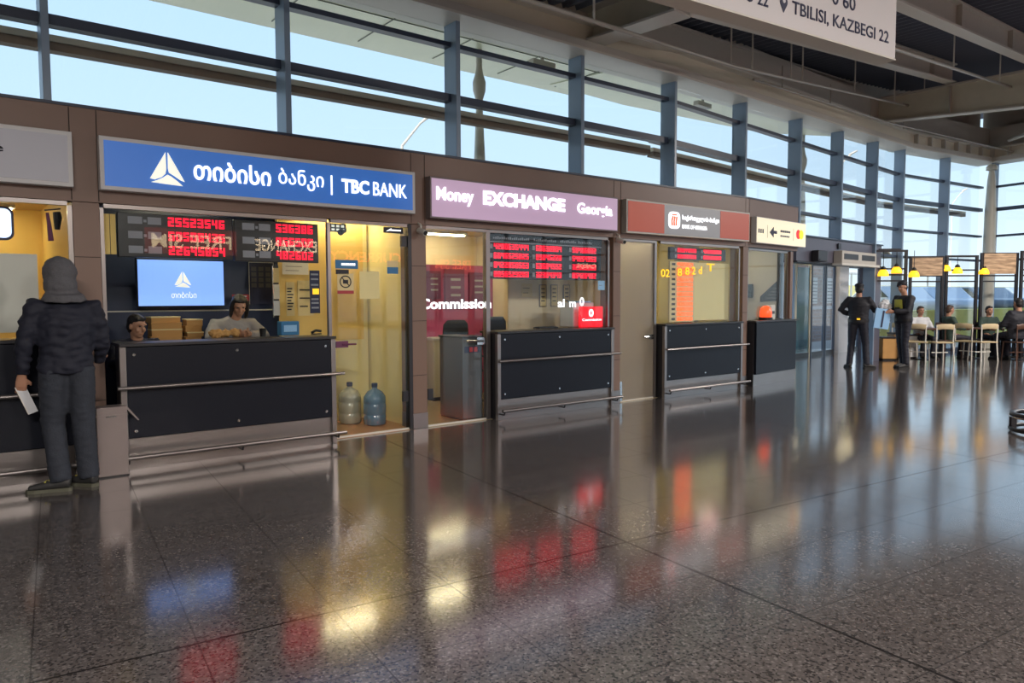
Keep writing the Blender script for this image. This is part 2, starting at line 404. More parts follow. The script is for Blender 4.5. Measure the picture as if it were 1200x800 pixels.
# ------------------------------------------------------------------ floor, ground
def poly_obj(name, pts, z0, z1, m):
    mb = MB(); mb.prism([(p.x, p.y) for p in pts], z0, z1, 'XY'); return struct(mb.build(name, m, auto=False))
hall = [FA.w(-12, 0), FA.w(4.2, 0), FB.w(0.7, 0), FB.w(4.45, 0), FB.w(4.62, 0.05), FB.w(4.62, 1.9), FB.w(13.4, 1.9), FB.w(13.4, 1.5), FB.w(10.12, 0.05), FC.w(4.35, 0), FD.w(34, 0), Vector((30, -10, 0)), Vector((30, -18, 0)), FA.w(-12, -24.5)]
poly_obj('floor', hall, -0.12, 0.0, 'floor')
g = MB(); g.box(-140, 200, -40, 260, -0.35, -0.14); o = struct(g.build('ground_outside', 'ground')); o.name = 'floor_outside'
# grass strip outside the cafe glazing
g = MB(); g.box(5.2, 40, 3.2, 4.2, -0.14, 1.02); o = g.build('grass_strip', 'grass', frame=FC); o['kind'] = 'stuff'; tag(o, 'yellow green grass strip outside the glazing behind the cafe', 'grass')

struct(MB().box(5.2, 60, 4.21, 42, -0.14, 0.5).build('floor_parking_terrace', 'ground', frame=FC))
# ------------------------------------------------------------------ glazing
ZTOP_A = 4.77
def soff(frame, u):
    if frame is FA: return 4.77
    if frame is FB: return 4.77 + 0.033 * u
    if frame is FC: return 5.10 + 0.012 * u
    return 5.15 - 0.012 * u
wn = [0]
def bay(frame, u0, u1, y, zlow, lights=True, louvre=None):
    wn[0] += 1
    root = bpy.data.objects.new('window_%d' % wn[0], None); C.objects.link(root); root.location = frame.w(u0, y); root.rotation_euler = (0, 0, frame.rz); struct(root)
    L_ = u1 - u0; zt0, zt1 = soff(frame, u0), soff(frame, u1)
    mb = MB(); mb.prism([(0.03, zlow), (L_ - 0.03, zlow), (L_ - 0.03, zt1), (0.03, zt0)], 0.10, 0.112); mb.build('glass_pane', 'facade_glass', root, auto=False)
    mb = MB(); mb.prism([(0, 0)] * 0 or [(-0.03, zlow), (0.03, zlow), (0.03, zt0), (-0.03, zt0)], -0.13, 0.13); mb.build('mullion', 'mullion', root, bevel=0.004)
    for zz, h, d in ((4.52, 0.055, 0.0), (3.90, 0.09, 0.0), (3.17, 0.055, 0.0), (2.50, 0.055, 0), (0.06, 0.12, 0)):
        if zz < zlow - 0.01: continue
        mb = MB(); mb.box(0.031, L_ - 0.031, -0.02, 0.095, zz - h/2, zz + h/2); mb.build('transom', 'transom', root)
    return root
ZF = 3.15
ua = [-12.3, -10.28, -8.26, -6.25, -4.235, -2.15, -0.083, 1.935, 3.86]
for a, b in zip(ua, ua[1:]): bay(FA, a, b - (0.0 if b < 3.8 else 0.0), 0.15, ZF)
ub = [0.2, 2.34, 4.45, 6.40, 8.35, 10.12]
for i, (a, b) in enumerate(zip(ub, ub[1:])): bay(FB, a, b, 0.0, ZF if i < 2 else (2.72 if i < 4 else 0.0))
uc = [0.0, 2.15, 4.25]
for a, b in zip(uc, uc[1:]): bay(FC, a, b, 0.0, 0.0)
ud = [0.25 + 2.1 * k for k in range(17)]
for a, b in zip(ud, ud[1:]): bay(FD, a, b, 0.0, 0.0)

tn = [0]
def trim(mb, m, frame, name=None, **k):
    tn[0] += 1; return struct(mb.build(name or 'trim_%d' % tn[0], m, frame=frame, **k))
# sun louvres hanging outside the glazing
for frame, x0, x1, yy in ((FA, -12, 3.9, 0.55), (FB, 0.4, 10.3, 0.42), (FC, -0.2, 4.2, 0.42)):
    trim(MB().box(x0, x1, yy, yy + 0.10, 3.985, 4.01), 'louvre_brown', frame)
    trim(MB().box(x0, x1, yy, yy + 0.10, 3.84, 3.90), 'louvre_cream', frame)
    trim(MB().box(x0, x1, yy, yy + 0.12, 3.76, 3.835), 'louvre_brown', frame)

# canopy outside, in panels with dark seams
cn = MB()
for frame, x0, x1 in ((FA, -12, 4.0), (FB, 0.2, 8.0)):
    cn = MB(); d1 = 2.75
    if frame is FA: poly = [(x0, 0.35), (x1, 0.35), (x1 + 0.2, d1), (x0, d1)]
    else: poly = [(x0 + 0.05, 0.35), (8.2, 0.35), (6.2, 1.6), (2.0, d1 - 0.5), (x0 - 0.2, d1 - 0.45)]
    zc_ = 5.20 if frame is FA else 5.188
    cn.prism(poly, zc_, zc_ + .16, 'XY'); trim(cn, 'canopy', frame, name='ceiling_canopy_%d' % (1 if frame is FA else 2))
    sm = MB()
    x = x0 + 0.6
    while x < (x1 if frame is FA else 4.5):
        sm.box(x, x + 0.012, 0.4, 2.5 if frame is FA else 1.8, 5.19, 5.1995); x += 1.25
    sm.box(x0, x1 if frame is FA else 4.5, 1.45, 1.462, 5.19, 5.1995); trim(sm, 'canopy_seam', frame)
# outside canopy columns
def outside_column(frame, x, y, label):
    t = thing('canopy_column', label, 'column', frame, x, y, 0)
    MB().lathe([(0.09, 2.672), (0.09, 2.9), (0.085, 3.6), (0.05, 4.4), (0.045, 4.5)], seg=16).build('shaft', 'column_paint', t)
    MB().lathe([(0.05, 4.45), (0.095, 4.60), (0.10, 4.72), (0.06, 4.85), (0.045, 4.95), (0.045, 5.33)], seg=16).build('head_joint', 'steel_paint', t)
outside_column(FA, 1.45, 1.75, 'outside canopy column seen above the gap between blue and lilac signs')
outside_column(FB, 7.5, 1.25, 'outside canopy column seen through glass above the white booth sign')
# gutters hanging below canopy edge
for k, (x, y) in enumerate(((-2.0, 1.2), (2.3, 1.3), (4.0, 0.9))):
    t = thing('canopy_floodlight', ['grey floodlight box under the canopy above the blue sign', 'grey floodlight box under the canopy above the lilac sign', 'grey floodlight box under the canopy above the rust red sign'][k], 'floodlight', FA if k < 2 else FB, x if k < 2 else 2.6, y, 5.0)
    MB().box(-0.22, 0.22, -0.06, 0.06, 0, 0.08).build('housing', 'steel_paint', t, bevel=0.01); MB().box(-0.02, 0.02, -0.02, 0.02, 0.08, 0.2).build('bracket', 'steel_paint', t)

# ------------------------------------------------------------------ perimeter girder over the glazing
def girder(frame, x0, x1, nst, seams=True):
    z0, z1 = soff(frame, x0), soff(frame, x1)
    def band(a, b, y0, y1, m, nm=None):
        mb = MB(); mb.prism([(x0, z0 + a), (x1, z1 + a), (x1, z1 + b), (x0, z0 + b)], y0, y1); trim(mb, m, frame, auto=False)
    band(0.0, 0.03, -0.32, 0.25, 'steel_light')
    band(0.03, 0.13, -0.30, -0.26, 'steel_paint')
    band(0.13, 0.36, -0.22, -0.18, 'girder_web')
    band(0.36, 0.40, -0.34, -0.18, 'steel_light')
    band(0.40, 0.95, -0.12, 0.30, 'steel_paint')
    mb = MB(); n_ = nst
    for k in range(n_):
        x = x0 + (x1 - x0) * (k + 0.5) / n_; z = soff(frame, x)
        mb.box(x - 0.02, x + 0.02, -0.32, -0.22, z + 0.13, z + 0.36)
    if nst: trim(mb, 'steel_paint', frame)
    else: mb.bm.free()
YA = 0.15
struct(MB().prism([(0, 5.6), (10.3, 5.9), (10.3, 7.8), (0, 7.8)], 0.30, 0.36).build('wall_upper_glazing', 'steel_paint', frame=FB))
struct(MB().box(-.2, 4.6, 0.30, 0.36, 6.0, 7.9).build('wall_upper_cafe', 'steel_paint', frame=FC))
struct(MB().box(-.3, 30, 0.30, 0.36, 5.6, 8.4).build('wall_upper_wing', 'steel_paint', frame=FD))
class _F2(Frame): pass
_q = FA.w(0, YA); FAg = Frame(_q.x, _q.y, 52.1)
_s = soff
def soff(frame, u, _s=_s):
    return 4.77 if frame is FAg else _s(frame, u)
girder(FAg, -12.5, 3.9, 0); girder(FB, 0.1, 10.2, 0); girder(FC, -0.1, 4.4, 7); girder(FD, 0.0, 30, 20)

# ------------------------------------------------------------------ roof
SL = 0.107
def zr(u): return 4.98 + SL * max(u, -1.5)
deck = MB()
# corrugated deck, ribs across the building
u = -16.0; prof = []
while u < 22:
    z = zr(u) + 0.42
    prof += [(u, z), (u + 0.09, z), (u + 0.12, z + 0.07), (u + 0.21, z + 0.07), (u + 0.24, z)]; u += 0.24
pts = []
V0, V1 = -42.0, 3.2
top = [deck.bm.verts.new((a, V0, b)) for a, b in prof]; bot = [deck.bm.verts.new((a, V1, b)) for a, b in prof]
for i in range(len(prof) - 1): deck.bm.faces.new((top[i], top[i+1], bot[i+1], bot[i]))
tt = [deck.bm.verts.new((prof[0][0], V0, 8.5)), deck.bm.verts.new((prof[-1][0], V0, 8.5)), deck.bm.verts.new((prof[-1][0], V1, 8.5)), deck.bm.verts.new((prof[0][0], V1, 8.5))]
deck.bm.faces.new(tt)
struct(deck.build('ceiling', 'roof_deck', frame=FR, auto=False))

def roof_beam(v, u0, u1, label, h=0.36):
    """I-beam lying along the roof grid at hall offset v (positive into the hall)"""
    o = bpy.data.objects.new('trim_beam', None)
    t = thing('roof_beam', label, 'beam', FR, 0, -v, 0)
    def band(a, b, y0, y1, m, nm):
        mb = MB(); mb.prism([(u0, zr(u0) + a), (u1, zr(u1) + a), (u1, zr(u1) + b), (u0, zr(u0) + b)], y0, y1); mb.build(nm, m, t, auto=False)
    band(0, 0.03, -0.10, 0.10, 'steel_light', 'bottom_flange'); band(0.03, h, -0.012, 0.012, 'steel_paint', 'web'); band(h, h + 0.03, -0.1, 0.1, 'steel_paint', 'top_flange')
    k = math.ceil(u0)
    while k < u1 - 0.3:
        MB().box(k, k + 0.015, -0.09, 0.09, zr(k) + 0.03, zr(k) + h).build('stiffener', 'steel_paint', t); k += 2.8
roof_beam(0.0, -0.1, 9.8, 'grey steel roof beam running below the hanging white sign')
roof_beam(1.55, -1.4, 14.0, 'grey brown steel roof beam at the upper right past the sign')
roof_beam(4.0, -1.4, 14.0, 'steel roof beam farther into the hall than the hanging sign')
# inner beam near the glazing
t = thing('roof_beam', 'grey steel roof beam closest above the glazing', 'beam', FR, 0, 0)
def skew(v0, v1, u0, u1, a, b, y0, y1, m, nm):
    mb = MB(); bm = mb.bm; V = []
    for (u_, v_) in ((u0, v0), (u1, v1)):
        for yy in (y0, y1):
            for zz in (a, b): V.append(bm.verts.new((u_, -v_ + yy, zr(u_) + zz)))
    for f in ((0, 1, 3, 2), (4, 6, 7, 5), (0, 4, 5, 1), (2, 3, 7, 6), (0, 2, 6, 4), (1, 5, 7, 3)): bm.faces.new([V[i] for i in f])
    mb.build(nm, m, t, auto=False)
skew(-1.1, -1.95, -0.1, 9.8, 0, 0.03, -0.09, 0.09, 'steel_light', 'bottom_flange'); skew(-1.1, -1.95, -0.1, 9.8, 0.03, 0.33, -0.012, 0.012, 'steel_paint', 'web'); skew(-1.1, -1.95, -0.1, 9.8, 0.33, 0.36, -0.09, 0.09, 'steel_paint', 'top_flange')

# cantilever brackets
def bracket(u, v0, v1, z0, z1, ztop, label, wf=0.24):
    t = thing('roof_bracket', label, 'beam', FR, u, 0)
    mb = MB(); mb.prism([(-v0, z0), (-v1, z1), (-v1, ztop), (-v0, ztop)], -0.012, 0.012, 'YZ'); mb.build('web', 'steel_beige', t, auto=False)
    mb = MB(); mb.prism([(-v0, z0 - 0.03), (-v1, z1 - 0.03), (-v1, z1), (-v0, z0)], -wf/2, wf/2, 'YZ'); mb.build('bottom_flange', 'steel_light', t, auto=False)
    mb = MB(); mb.box(-wf/2, wf/2, -v1, -v0, ztop, ztop + 0.03); mb.build('top_flange', 'steel_paint', t)
    for vv in (v0 + 0.1, 0.0, v1 - 0.1):
        zz = z0 + (z1 - z0) * (vv - v0) / (v1 - v0)
        mb = MB(); mb.box(-wf/2 + 0.02, wf/2 - 0.02, -vv - 0.01, -vv + 0.01, zz, ztop); mb.build('stiffener', 'steel_paint', t)
bracket(-0.18, -1.80, 0.0, 4.95, 4.95, 5.34, 'deep steel bracket with pale lower flange above the lilac sign', 0.34)
bracket(9.8, -1.75, 2.6, 5.50, 5.22, 5.97, 'beige tapered steel bracket above the far cafe glazing')
# small diagonal brace at far right
t = thing('diagonal_brace', 'light steel diagonal brace near the top right corner of the cafe glazing', 'brace', FR, 0, 0)
MB().tube([FR.M.inverted() @ Vector((12.9, 19.2, 5.55)), FR.M.inverted() @ Vector((12.1, 15.3, 5.35))], 0.05, 8).build('rod', 'steel_light', t)

# sprinkler pipes with hangers
def pipe(pts, r, label, hang):
    t = thing('sprinkler_pipe', label, 'pipe', W0, 0, 0)
    P = [FR.w(u, -v, zr(u) - 0.3) for u, v in pts]
    MB().tube(P, r, 8).build('pipe_run', 'pipe', t, smooth=True)
    for (a, b, k) in hang:
        p = P[a].lerp(P[b], k); uu = (FR.M.inverted() @ p).x
        MB().tube([p, Vector((p.x, p.y, zr(uu) + 0.44))], 0.014, 6).build('hanger_rod', 'steel_light', t)
pipe([(-5.2, -0.2), (-3.17, -0.29), (2.03, -0.59), (13.12, -0.96)], 0.026, 'long pale sprinkler pipe running close to the glazing under the roof', [(1, 2, 0.35), (1, 2, 0.98), (2, 3, 0.05), (2, 3, 0.17), (2, 3, 0.21), (2, 3, 0.42), (2, 3, 0.62), (2, 3, 0.8)])
pipe([(-1.0, 1.14), (3.5, 1.12), (14, 1.05)], 0.026, 'pale sprinkler pipe passing just right of the hanging white sign', [(1, 2, 0.25), (1, 2, 0.52), (1, 2, 0.8)])
t = thing('cable_conduit', 'thin grey conduit along the girder above the far glazing', 'conduit', W0, 0, 0)
MB().tube([FB.w(2.0, -0.42, 5.1), FB.w(8, -0.45, 5.35), FC.w(0.5, -0.6, 5.45), FC.w(4.2, -0.8, 5.35)], 0.02, 8).build('tube', 'pipe', t)
for k in range(4):
    p = FB.w(3 + 2 * k, -0.43, 5.13 + 0.08 * k); MB().tube([p, p + Vector((0, 0, 0.4))], 0.012, 6).build('hanger_rod', 'pipe', t)

# corner column
t = thing('corner_column', 'round pale steel column standing in the glazed corner behind the cafe', 'column', FC, 4.2, -0.22)
MB().lathe([(0.15, 0), (0.15, 1.5), (0.155, 2.6), (0.14, 3.8), (0.10, 4.7), (0.07, 4.95)], seg=20).build('shaft', 'column_paint', t)
MB().lathe([(0.07, 4.95), (0.14, 4.97), (0.14, 5.06), (0.08, 5.12)], seg=16).build('head_joint', 'column_paint', t)

# ------------------------------------------------------------------ brown shop front
def front(frame, x0, x1, joints, nm):
    r = struct(MB().box(x0, x1, 0.0, 0.12, 2.36, 3.16).build(nm, 'brown_cladding', frame=frame))
    for x in joints:
        MB().box(x - 0.004, x + 0.004, -0.0015, 0.0, 2.37, 3.155).build('panel_joint', 'joint', r)
    MB().box(x0, x1, -0.012, 0.30, 3.16, 3.185).build('coping', 'transom', r)
    return r
front(FA, -12, 5.72, (-4.09, -3.885, -0.755, -0.575, 2.52, 2.655, 5.65), 'wall_front')
front(FS, 0.0, 1.87, (0.05,), 'wall_booth_front')
struct(MB().box(1.75, 1.87, 0.12, 1.5, 2.36, 3.16).build('wall_booth_side', 'brown_cladding', frame=FS))
cols = [(-4.088, -3.885), (-0.755, -0.565), (2.515, 2.66), (5.60, 5.74)]
for i, (a, b) in enumerate(cols):
    o = struct(MB().box(a, b, 0.0, 0.26, 0.18, 2.355).build('trim_column_%d' % (i + 1), 'brown_cladding', frame=FA, bevel=0.003))
    MB().box(a - 0.004, b + 0.004, -0.006, 0.26, 0.0, 0.18).build('kick_plate', 'stainless', o, bevel=0.003)
    for z in (0.62, 1.25, 1.88): MB().box(a + 0.001, b - 0.001, -0.0012, 0.0, z, z + 0.006).build('panel_joint', 'joint', o)

# ------------------------------------------------------------------ shop rooms
def room(x0, x1, depth, wl, wb, wr, fl, nm, ceil='shop_ceiling', frame=FA, h=2.6, y0=0.13):
    struct(MB().box(x0, x1, depth, depth + 0.08, 0, h).build('wall_back_' + nm, wb, frame=frame))
    struct(MB().box(x0 - 0.04, x0, y0 + 0.14, depth, 0, h).build('wall_left_' + nm, wl, frame=frame))
    struct(MB().box(x1, x1 + 0.04, y0 + 0.14, depth, 0, h).build('wall_right_' + nm, wr, frame=frame))
    struct(MB().box(x0 - 0.04, x1 + 0.04, y0, depth, h, h + 0.05).build('ceiling_' + nm, ceil, frame=frame))
    struct(MB().box(x0 - 0.04, x1 + 0.04, 0.0 if frame is FA else 0.0, depth, -0.12, 0.004).build('floor_' + nm, fl, frame=frame))
room(-8.4, -4.0, 3.4, 'yellow_wall', 'yellow_wall', 'yellow_wall', 'shop_floor', 'left_booth')
room(-3.93, -0.70, 3.4, 'navy_wall', 'navy_wall', 'pale_yellow_wall', 'shop_floor', 'bank_booth')
room(-0.60, 2.55, 3.4, 'beige_wall', 'beige_wall', 'beige_wall', 'shop_floor_beige', 'exchange_booth')
room(2.62, 5.64, 2.2, 'pale_yellow_wall', 'pale_yellow_wall', 'pale_yellow_wall', 'shop_floor_beige', 'third_booth')
room(0.06, 1.68, 1.4, 'grey_room_wall', 'grey_room_wall', 'grey_room_wall', 'shop_floor_beige', 'last_booth', frame=FS)
nl = [0]
def tube_light(x, y, label, L_=0.9, frame=FA, z=2.595):
    t = thing('ceiling_light', label, 'light', frame, x, y, z, group=None)
    MB().box(-L_/2, L_/2, -0.08, 0.08, -0.035, 0).build('housing', 'white_frame', t)
    MB().box(-L_/2 + 0.03, L_/2 - 0.03, -0.05, 0.05, -0.055, -0.036).build('diffuser', 'tube', t)
tube_light(-4.75, 2.9, 'tube light on the ceiling of the leftmost yellow booth')
tube_light(-5.6, 1.2, 'front tube light of the leftmost yellow booth')
tube_light(-3.0, 3.0, 'back tube light above the navy wall of the bank booth')
tube_light(-1.65, 3.0, 'back tube light on the right side of the bank booth')
tube_light(-2.9, 1.0, 'front tube light above the two tellers')
tube_light(-1.2, 1.0, 'tube light behind the yellow bank door')
tube_light(1.5, 2.9, 'back tube light of the exchange booth')
tube_light(0.2, 1.0, 'tube light just inside the exchange booth door')
tube_light(1.6, 1.2, 'tube light above the exchange counter')
tube_light(4.4, 1.4, 'tube light of the booth with the rust red sign')
tube_light(0.8, 0.8, 'tube light of the last small booth', frame=FS)

# dark header and grey frames above the windows
def header(frame, x0, x1, z0=2.33, z1=2.46):
    trim(MB().box(x0, x1, 0.02, 0.16, z0, z1), 'dark_metal', frame)
for a, b in ((-8, -4.09), (-3.885, -0.755), (-0.565, 2.515), (2.66, 5.60)): header(FA, a, b, 2.36, 2.455)
header(FS, 0.05, 1.70, 2.34, 2.45)

# ------------------------------------------------------------------ signs
def sign_box(name, label, x0, x1, z0, z1, frame, face, border, bw=0.035, d=0.10):
    t = thing(name, label, 'sign', frame, x0, -0.002, z0)
    L_, H_ = x1 - x0, z1 - z0
    MB().box(0, L_, -d, 0, 0, H_).build('box_body', border, t, bevel=0.004)
    MB().box(bw, L_ - bw, -d - 0.004, -d, bw, H_ - bw).build('face_panel', face, t)
    return t, L_, H_
# 0: grey sign of the left booth
t, L_, H_ = sign_box('shop_sign', 'grey sign board at the left edge above the hooded customer', -7.2, -4.085, 2.465, 2.925, FA, 'grey_sign', 'white_frame')
text('lettering', 'Exchange', L_ - 1.90, 0.21, -0.104, 'ink', t, width=1.42, height=0.105, depth=0.004, bold=0.01)
# 1: TBC
t, L_, H_ = sign_box('bank_sign', 'long glowing blue sign with a white triangle logo', -3.885, -0.760, 2.465, 2.925, FA, 'blue_sign', 'white_frame')
def tri_logo(mb, cx, cz, s, y, d=0.012):
    def P(*p): return [(cx + a * s, cz + b * s) for a, b in p]
    mb.prism(P((-0.03, 0.50), (-0.50, -0.36), (-0.36, -0.38), (-0.16, -0.29), (-0.05, -0.18), (-0.02, -0.02)), y - d, y)
    mb.prism(P((0.04, 0.50), (0.52, -0.38), (0.40, -0.34), (0.22, -0.22), (0.06, -0.13), (0.035, 0.02)), y - d, y)
    mb.prism(P((0.01, -0.20), (-0.12, -0.30), (-0.30, -0.40), (-0.47, -0.47), (0.0, -0.50), (0.46, -0.52), (0.30, -0.38), (0.12, -0.25)), y - d, y)
lg = MB(); tri_logo(lg, 0.535, 0.232, 0.285, -0.104); lg.build('triangle_logo', 'cream_letter', t, auto=False)
# glowing letters, measured on the board
text('lettering', 'თიბისი', 0.765, 0.155, -0.104, 'white_letter', t, width=0.72, height=0.185, depth=0.012, bold=0.018)
text('lettering', 'ბანკი', 1.565, 0.145, -0.104, 'white_letter', t, width=0.47, height=0.20, depth=0.012)
MB().box(2.115, 2.13, -0.114, -0.104, 0.125, 0.325).build('divider_bar', 'white_letter', t)
text('lettering', 'TBC', 2.235, 0.16, -0.104, 'white_letter', t, width=0.315, height=0.145, depth=0.012, bold=0.03)
text('lettering', 'BANK', 2.60, 0.16, -0.104, 'white_letter', t, width=0.41, height=0.145, depth=0.012, bold=0.0)
# 2: exchange
t, L_, H_ = sign_box('exchange_sign', 'lilac illuminated sign reading Money EXCHANGE Georgia', -0.565, 2.50, 2.43, 2.905, FA, 'lilac_sign', 'dim_frame', bw=0.02)
text('lettering', 'Money', 0.08, 0.165, -0.104, 'white_letter', t, width=0.52, height=0.20, depth=0.012, bold=0.02)
text('lettering', 'EXCHANGE', 0.74, 0.205, -0.104, 'white_letter', t, width=1.32, height=0.17, depth=0.012, bold=0.045)
text('lettering', 'Georgia', 2.28, 0.165, -0.104, 'white_letter', t, width=0.66, height=0.185, depth=0.012, bold=0.02)
# 3
t, L_, H_ = sign_box('bank_sign', 'grey sign with rust red ends and a small orange emblem', 2.67, 5.62, 2.43, 2.905, FA, 'mid_grey_sign', 'steel_light', bw=0.02)
MB().box(0.025, 0.80, -0.108, -0.104, 0.025, H_ - 0.025).build('end_panel', 'rust_sign', t)
MB().box(2.15, L_ - 0.025, -0.108, -0.104, 0.025, H_ - 0.025).build('end_panel', 'rust_sign', t)
em = MB()
for k in range(1): em.prism([(1.02 + 0.13 * math.copysign(abs(math.cos(a))**0.55, math.cos(a)), 0.235 + 0.125 * math.copysign(abs(math.sin(a))**0.55, math.sin(a))) for a in [2*PI*i/28 for i in range(28)]], -0.116, -0.104)
em.build('emblem_plate', 'white_letter', t, auto=False)
em = MB()
for i in range(3): em.tube([(0.965 + 0.045*i, -0.118, 0.155), (0.955 + 0.05*i, -0.118, 0.22), (0.98 + 0.045*i, -0.118, 0.29)], 0.014, 8)
em.box(0.965, 1.075, -0.12, -0.116, 0.305, 0.325); em.build('emblem', 'lamp_red', t)
text('lettering', 'საქართველოს ბანკი', 1.21, 0.235, -0.104, 'white_letter', t, width=0.90, height=0.095, depth=0.008, bold=0.012)
text('lettering', 'BANK OF GEORGIA', 1.21, 0.125, -0.104, 'white_letter', t, width=0.60, height=0.06, depth=0.008, bold=0.012)
# 4
t, L_, H_ = sign_box('shop_sign', 'small cream illuminated sign on the last booth', 0.10, 1.98, 2.425, 2.865, FS, 'white_sign', 'white_frame', bw=0.012)
mb = MB()
for i in range(3): mb.box(0.06 + 0.07*i, 0.10 + 0.07*i, -0.108, -0.104, 0.17, 0.24)
mb.prism([(0.46, 0.20), (0.60, 0.30), (0.60, 0.235), (0.72, 0.235), (0.72, 0.185), (0.60, 0.185), (0.60, 0.12)], -0.110, -0.104)
for i in range(7): mb.box(0.86 + 0.055*i, 0.90 + 0.055*i, -0.108, -0.104, 0.225, 0.262)
for i in range(6): mb.box(0.86 + 0.06*i, 0.90 + 0.06*i, -0.108, -0.104, 0.145, 0.175)
mb.box(0.38, 0.386, -0.106, -0.104, 0.1, 0.32); mb.box(1.36, 1.366, -0.106, -0.104, 0.1, 0.32); mb.build('lettering', 'navy_ink', t, auto=False)
mb = MB()
for cx, m_ in ((1.56, 'red_panel'), (1.67, 'amber')):
    MB().lathe([(0.001, -0.004), (0.085, -0.004), (0.085, 0)], (cx, -0.105 - (0.004 if m_ == 'amber' else 0), 0.225), 24, 'Y').build('card_circle', m_, t)

# ------------------------------------------------------------------ counters
def counter(label, frame, x0, x1, front_y, ztop, zpan, depth=0.30, rail=True, postw=0.055, name='service_counter', ftz=0.13, bolts=True, mid=None):
    """front_y is the hall side of the panel (negative = towards the hall)"""
    t = thing(name, label, 'counter', frame, x0, front_y)
    L_ = x1 - x0
    MB().box(0.02, L_ - 0.02, 0.03, depth, 0.0, ztop - 0.03).build('body', 'dark_metal', t)
    MB().box(postw, L_ - postw, -0.01, 0.02, zpan, ztop - 0.035).build('front_panel', 'counter_panel', t, bevel=0.002)
    MB().box(0.0, L_, -0.03, depth + 0.06, ztop - 0.028, ztop).build('countertop', 'counter_top', t, bevel=0.003)
    MB().box(0.01, L_ - 0.01, 0.015, 0.03, 0.0, zpan - 0.01).build('kick_plate', 'stainless', t)
    if rail:
        for x in (0.0, L_ - postw): MB().box(x, x + postw - 0.004, -0.018, 0.03, 0.0, ztop - 0.03).build('end_post', 'stainless', t, bevel=0.003)
        o = MB().tube([(-0.035, -0.095, 0.74), (L_ + 0.05, -0.095, 0.74)], 0.017, 12).build('hand_rail', 'stainless', t)
        for x in (0.03, L_ - 0.03): MB().tube([(x, -0.015, 0.74), (x, -0.095, 0.74)], 0.010, 8).build('rail_bracket', 'stainless', t)
        MB().tube([(-0.01, -0.13, ftz), (L_ + 0.05, -0.13, ftz)], 0.02, 12).build('foot_rail', 'stainless', t)
        for x in (0.03, L_ / 2, L_ - 0.03): MB().tube([(x, -0.0, ftz - 0.05), (x, -0.11, ftz - 0.05), (x, -0.13, ftz)], 0.010, 8).build('foot_rail_bracket', 'dark_metal', t)
    if bolts:
        for x in (postw + 0.06, L_ / 2, L_ - postw - 0.06):
            for z in (zpan + 0.06, ztop - 0.10):
                MB().lathe([(0.013, -0.008), (0.016, -0.004), (0.016, 0)], (x, -0.01, z), 14, 'Y').build('bolt', 'chrome', t)
    return t
counter('long black service counter under the bank sign with two tellers behind', FA, -3.80, -1.78, -0.17, 1.125, 0.285)
counter('black service counter beneath the red rate display of the exchange booth', FA, 0.36, 2.40, -0.12, 1.10, 0.26)
counter('black service counter between the frosted door and the last brown column', FA, 3.46, 5.42, -0.13, 1.115, 0.27)
counter('plain black counter of the last booth with a red lamp on it', FS, 0.06, 1.66, -0.12, 1.11, 0.20, depth=0.3, rail=False, bolts=False)
counter('black service counter partly behind the hooded customer', FA, -7.2, -4.11, -0.17, 1.19, 0.285)
# dark side return of the exchange counter and third counter
# ------------------------------------------------------------------ glass screens and doors
wi = [wn[0]]
def screen(frame, x0, x1, z0, z1, y=0.03, post_l=True, post_r=True):
    wi[0] += 1
    r = bpy.data.objects.new('window_%d' % wi[0], None); C.objects.link(r); r.location = frame.w(x0, y); r.rotation_euler = (0, 0, frame.rz); struct(r)
    L_ = x1 - x0
    MB().box(0.0, L_, 0.0, 0.01, z0, z1).build('glass_pane', 'clear_glass', r, auto=False)
    MB().box(0, L_, -0.02, 0.03, z1, z1 + 0.035).build('top_frame', 'stainless', r)
    if post_l: MB().box(-0.03, 0.0, -0.015, 0.03, z0 if post_l != 2 else 0, z1).build('side_frame', 'stainless', r)
    if post_r: MB().box(L_, L_ + 0.035, -0.015, 0.03, z0 if post_r != 2 else 0, z1).build('side_frame', 'stainless', r)
    return r
screen(FA, -8, -4.125, 1.2, 2.32, post_l=False)
s1 = screen(FA, -3.85, -1.765, 1.13, 2.32, post_r=2)
s2 = screen(FA, 0.36, 2.42, 1.105, 2.32, post_l=False)
s3 = screen(FA, 3.53, 5.50, 1.12, 2.32, post_l=False)
s4 = screen(FS, 0.10, 1.55, 1.115, 2.31, y=0.05, post_r=2)
dn = [0]
def door(frame, x0, x1, ang, glassm, hinge='R', z1=2.32, y=0.03):
    dn[0] += 1
    r = bpy.data.objects.new('door_%d' % dn[0], None); C.objects.link(r); r.location = frame.w(x0, y); r.rotation_euler = (0, 0, frame.rz + ang); struct(r)
    L_ = x1 - x0
    MB().box(0.0, L_, 0.0, 0.012, 0.02, z1).build('glass_leaf', glassm, r, auto=False)
    MB().box(-0.01, L_ + 0.01, -0.02, 0.035, z1, z1 + 0.035).build('top_frame', 'stainless', r)
    MB().box(0, L_, -0.008, 0.02, 0.004, 0.022).build('bottom_seal', 'steel_light', r)
    return r, L_
d1, L_ = door(FA, -1.715, -0.80, 0, 'clear_glass')
MB().box(L_, L_ + 0.045, -0.03, 0.06, 0, 2.35).build('door_jamb', 'dark_metal', d1)
for z in (0.33, 2.1): MB().box(L_ - 0.075, L_, -0.012, 0.022, z, z + 0.12).build('hinge', 'dark_metal', d1)
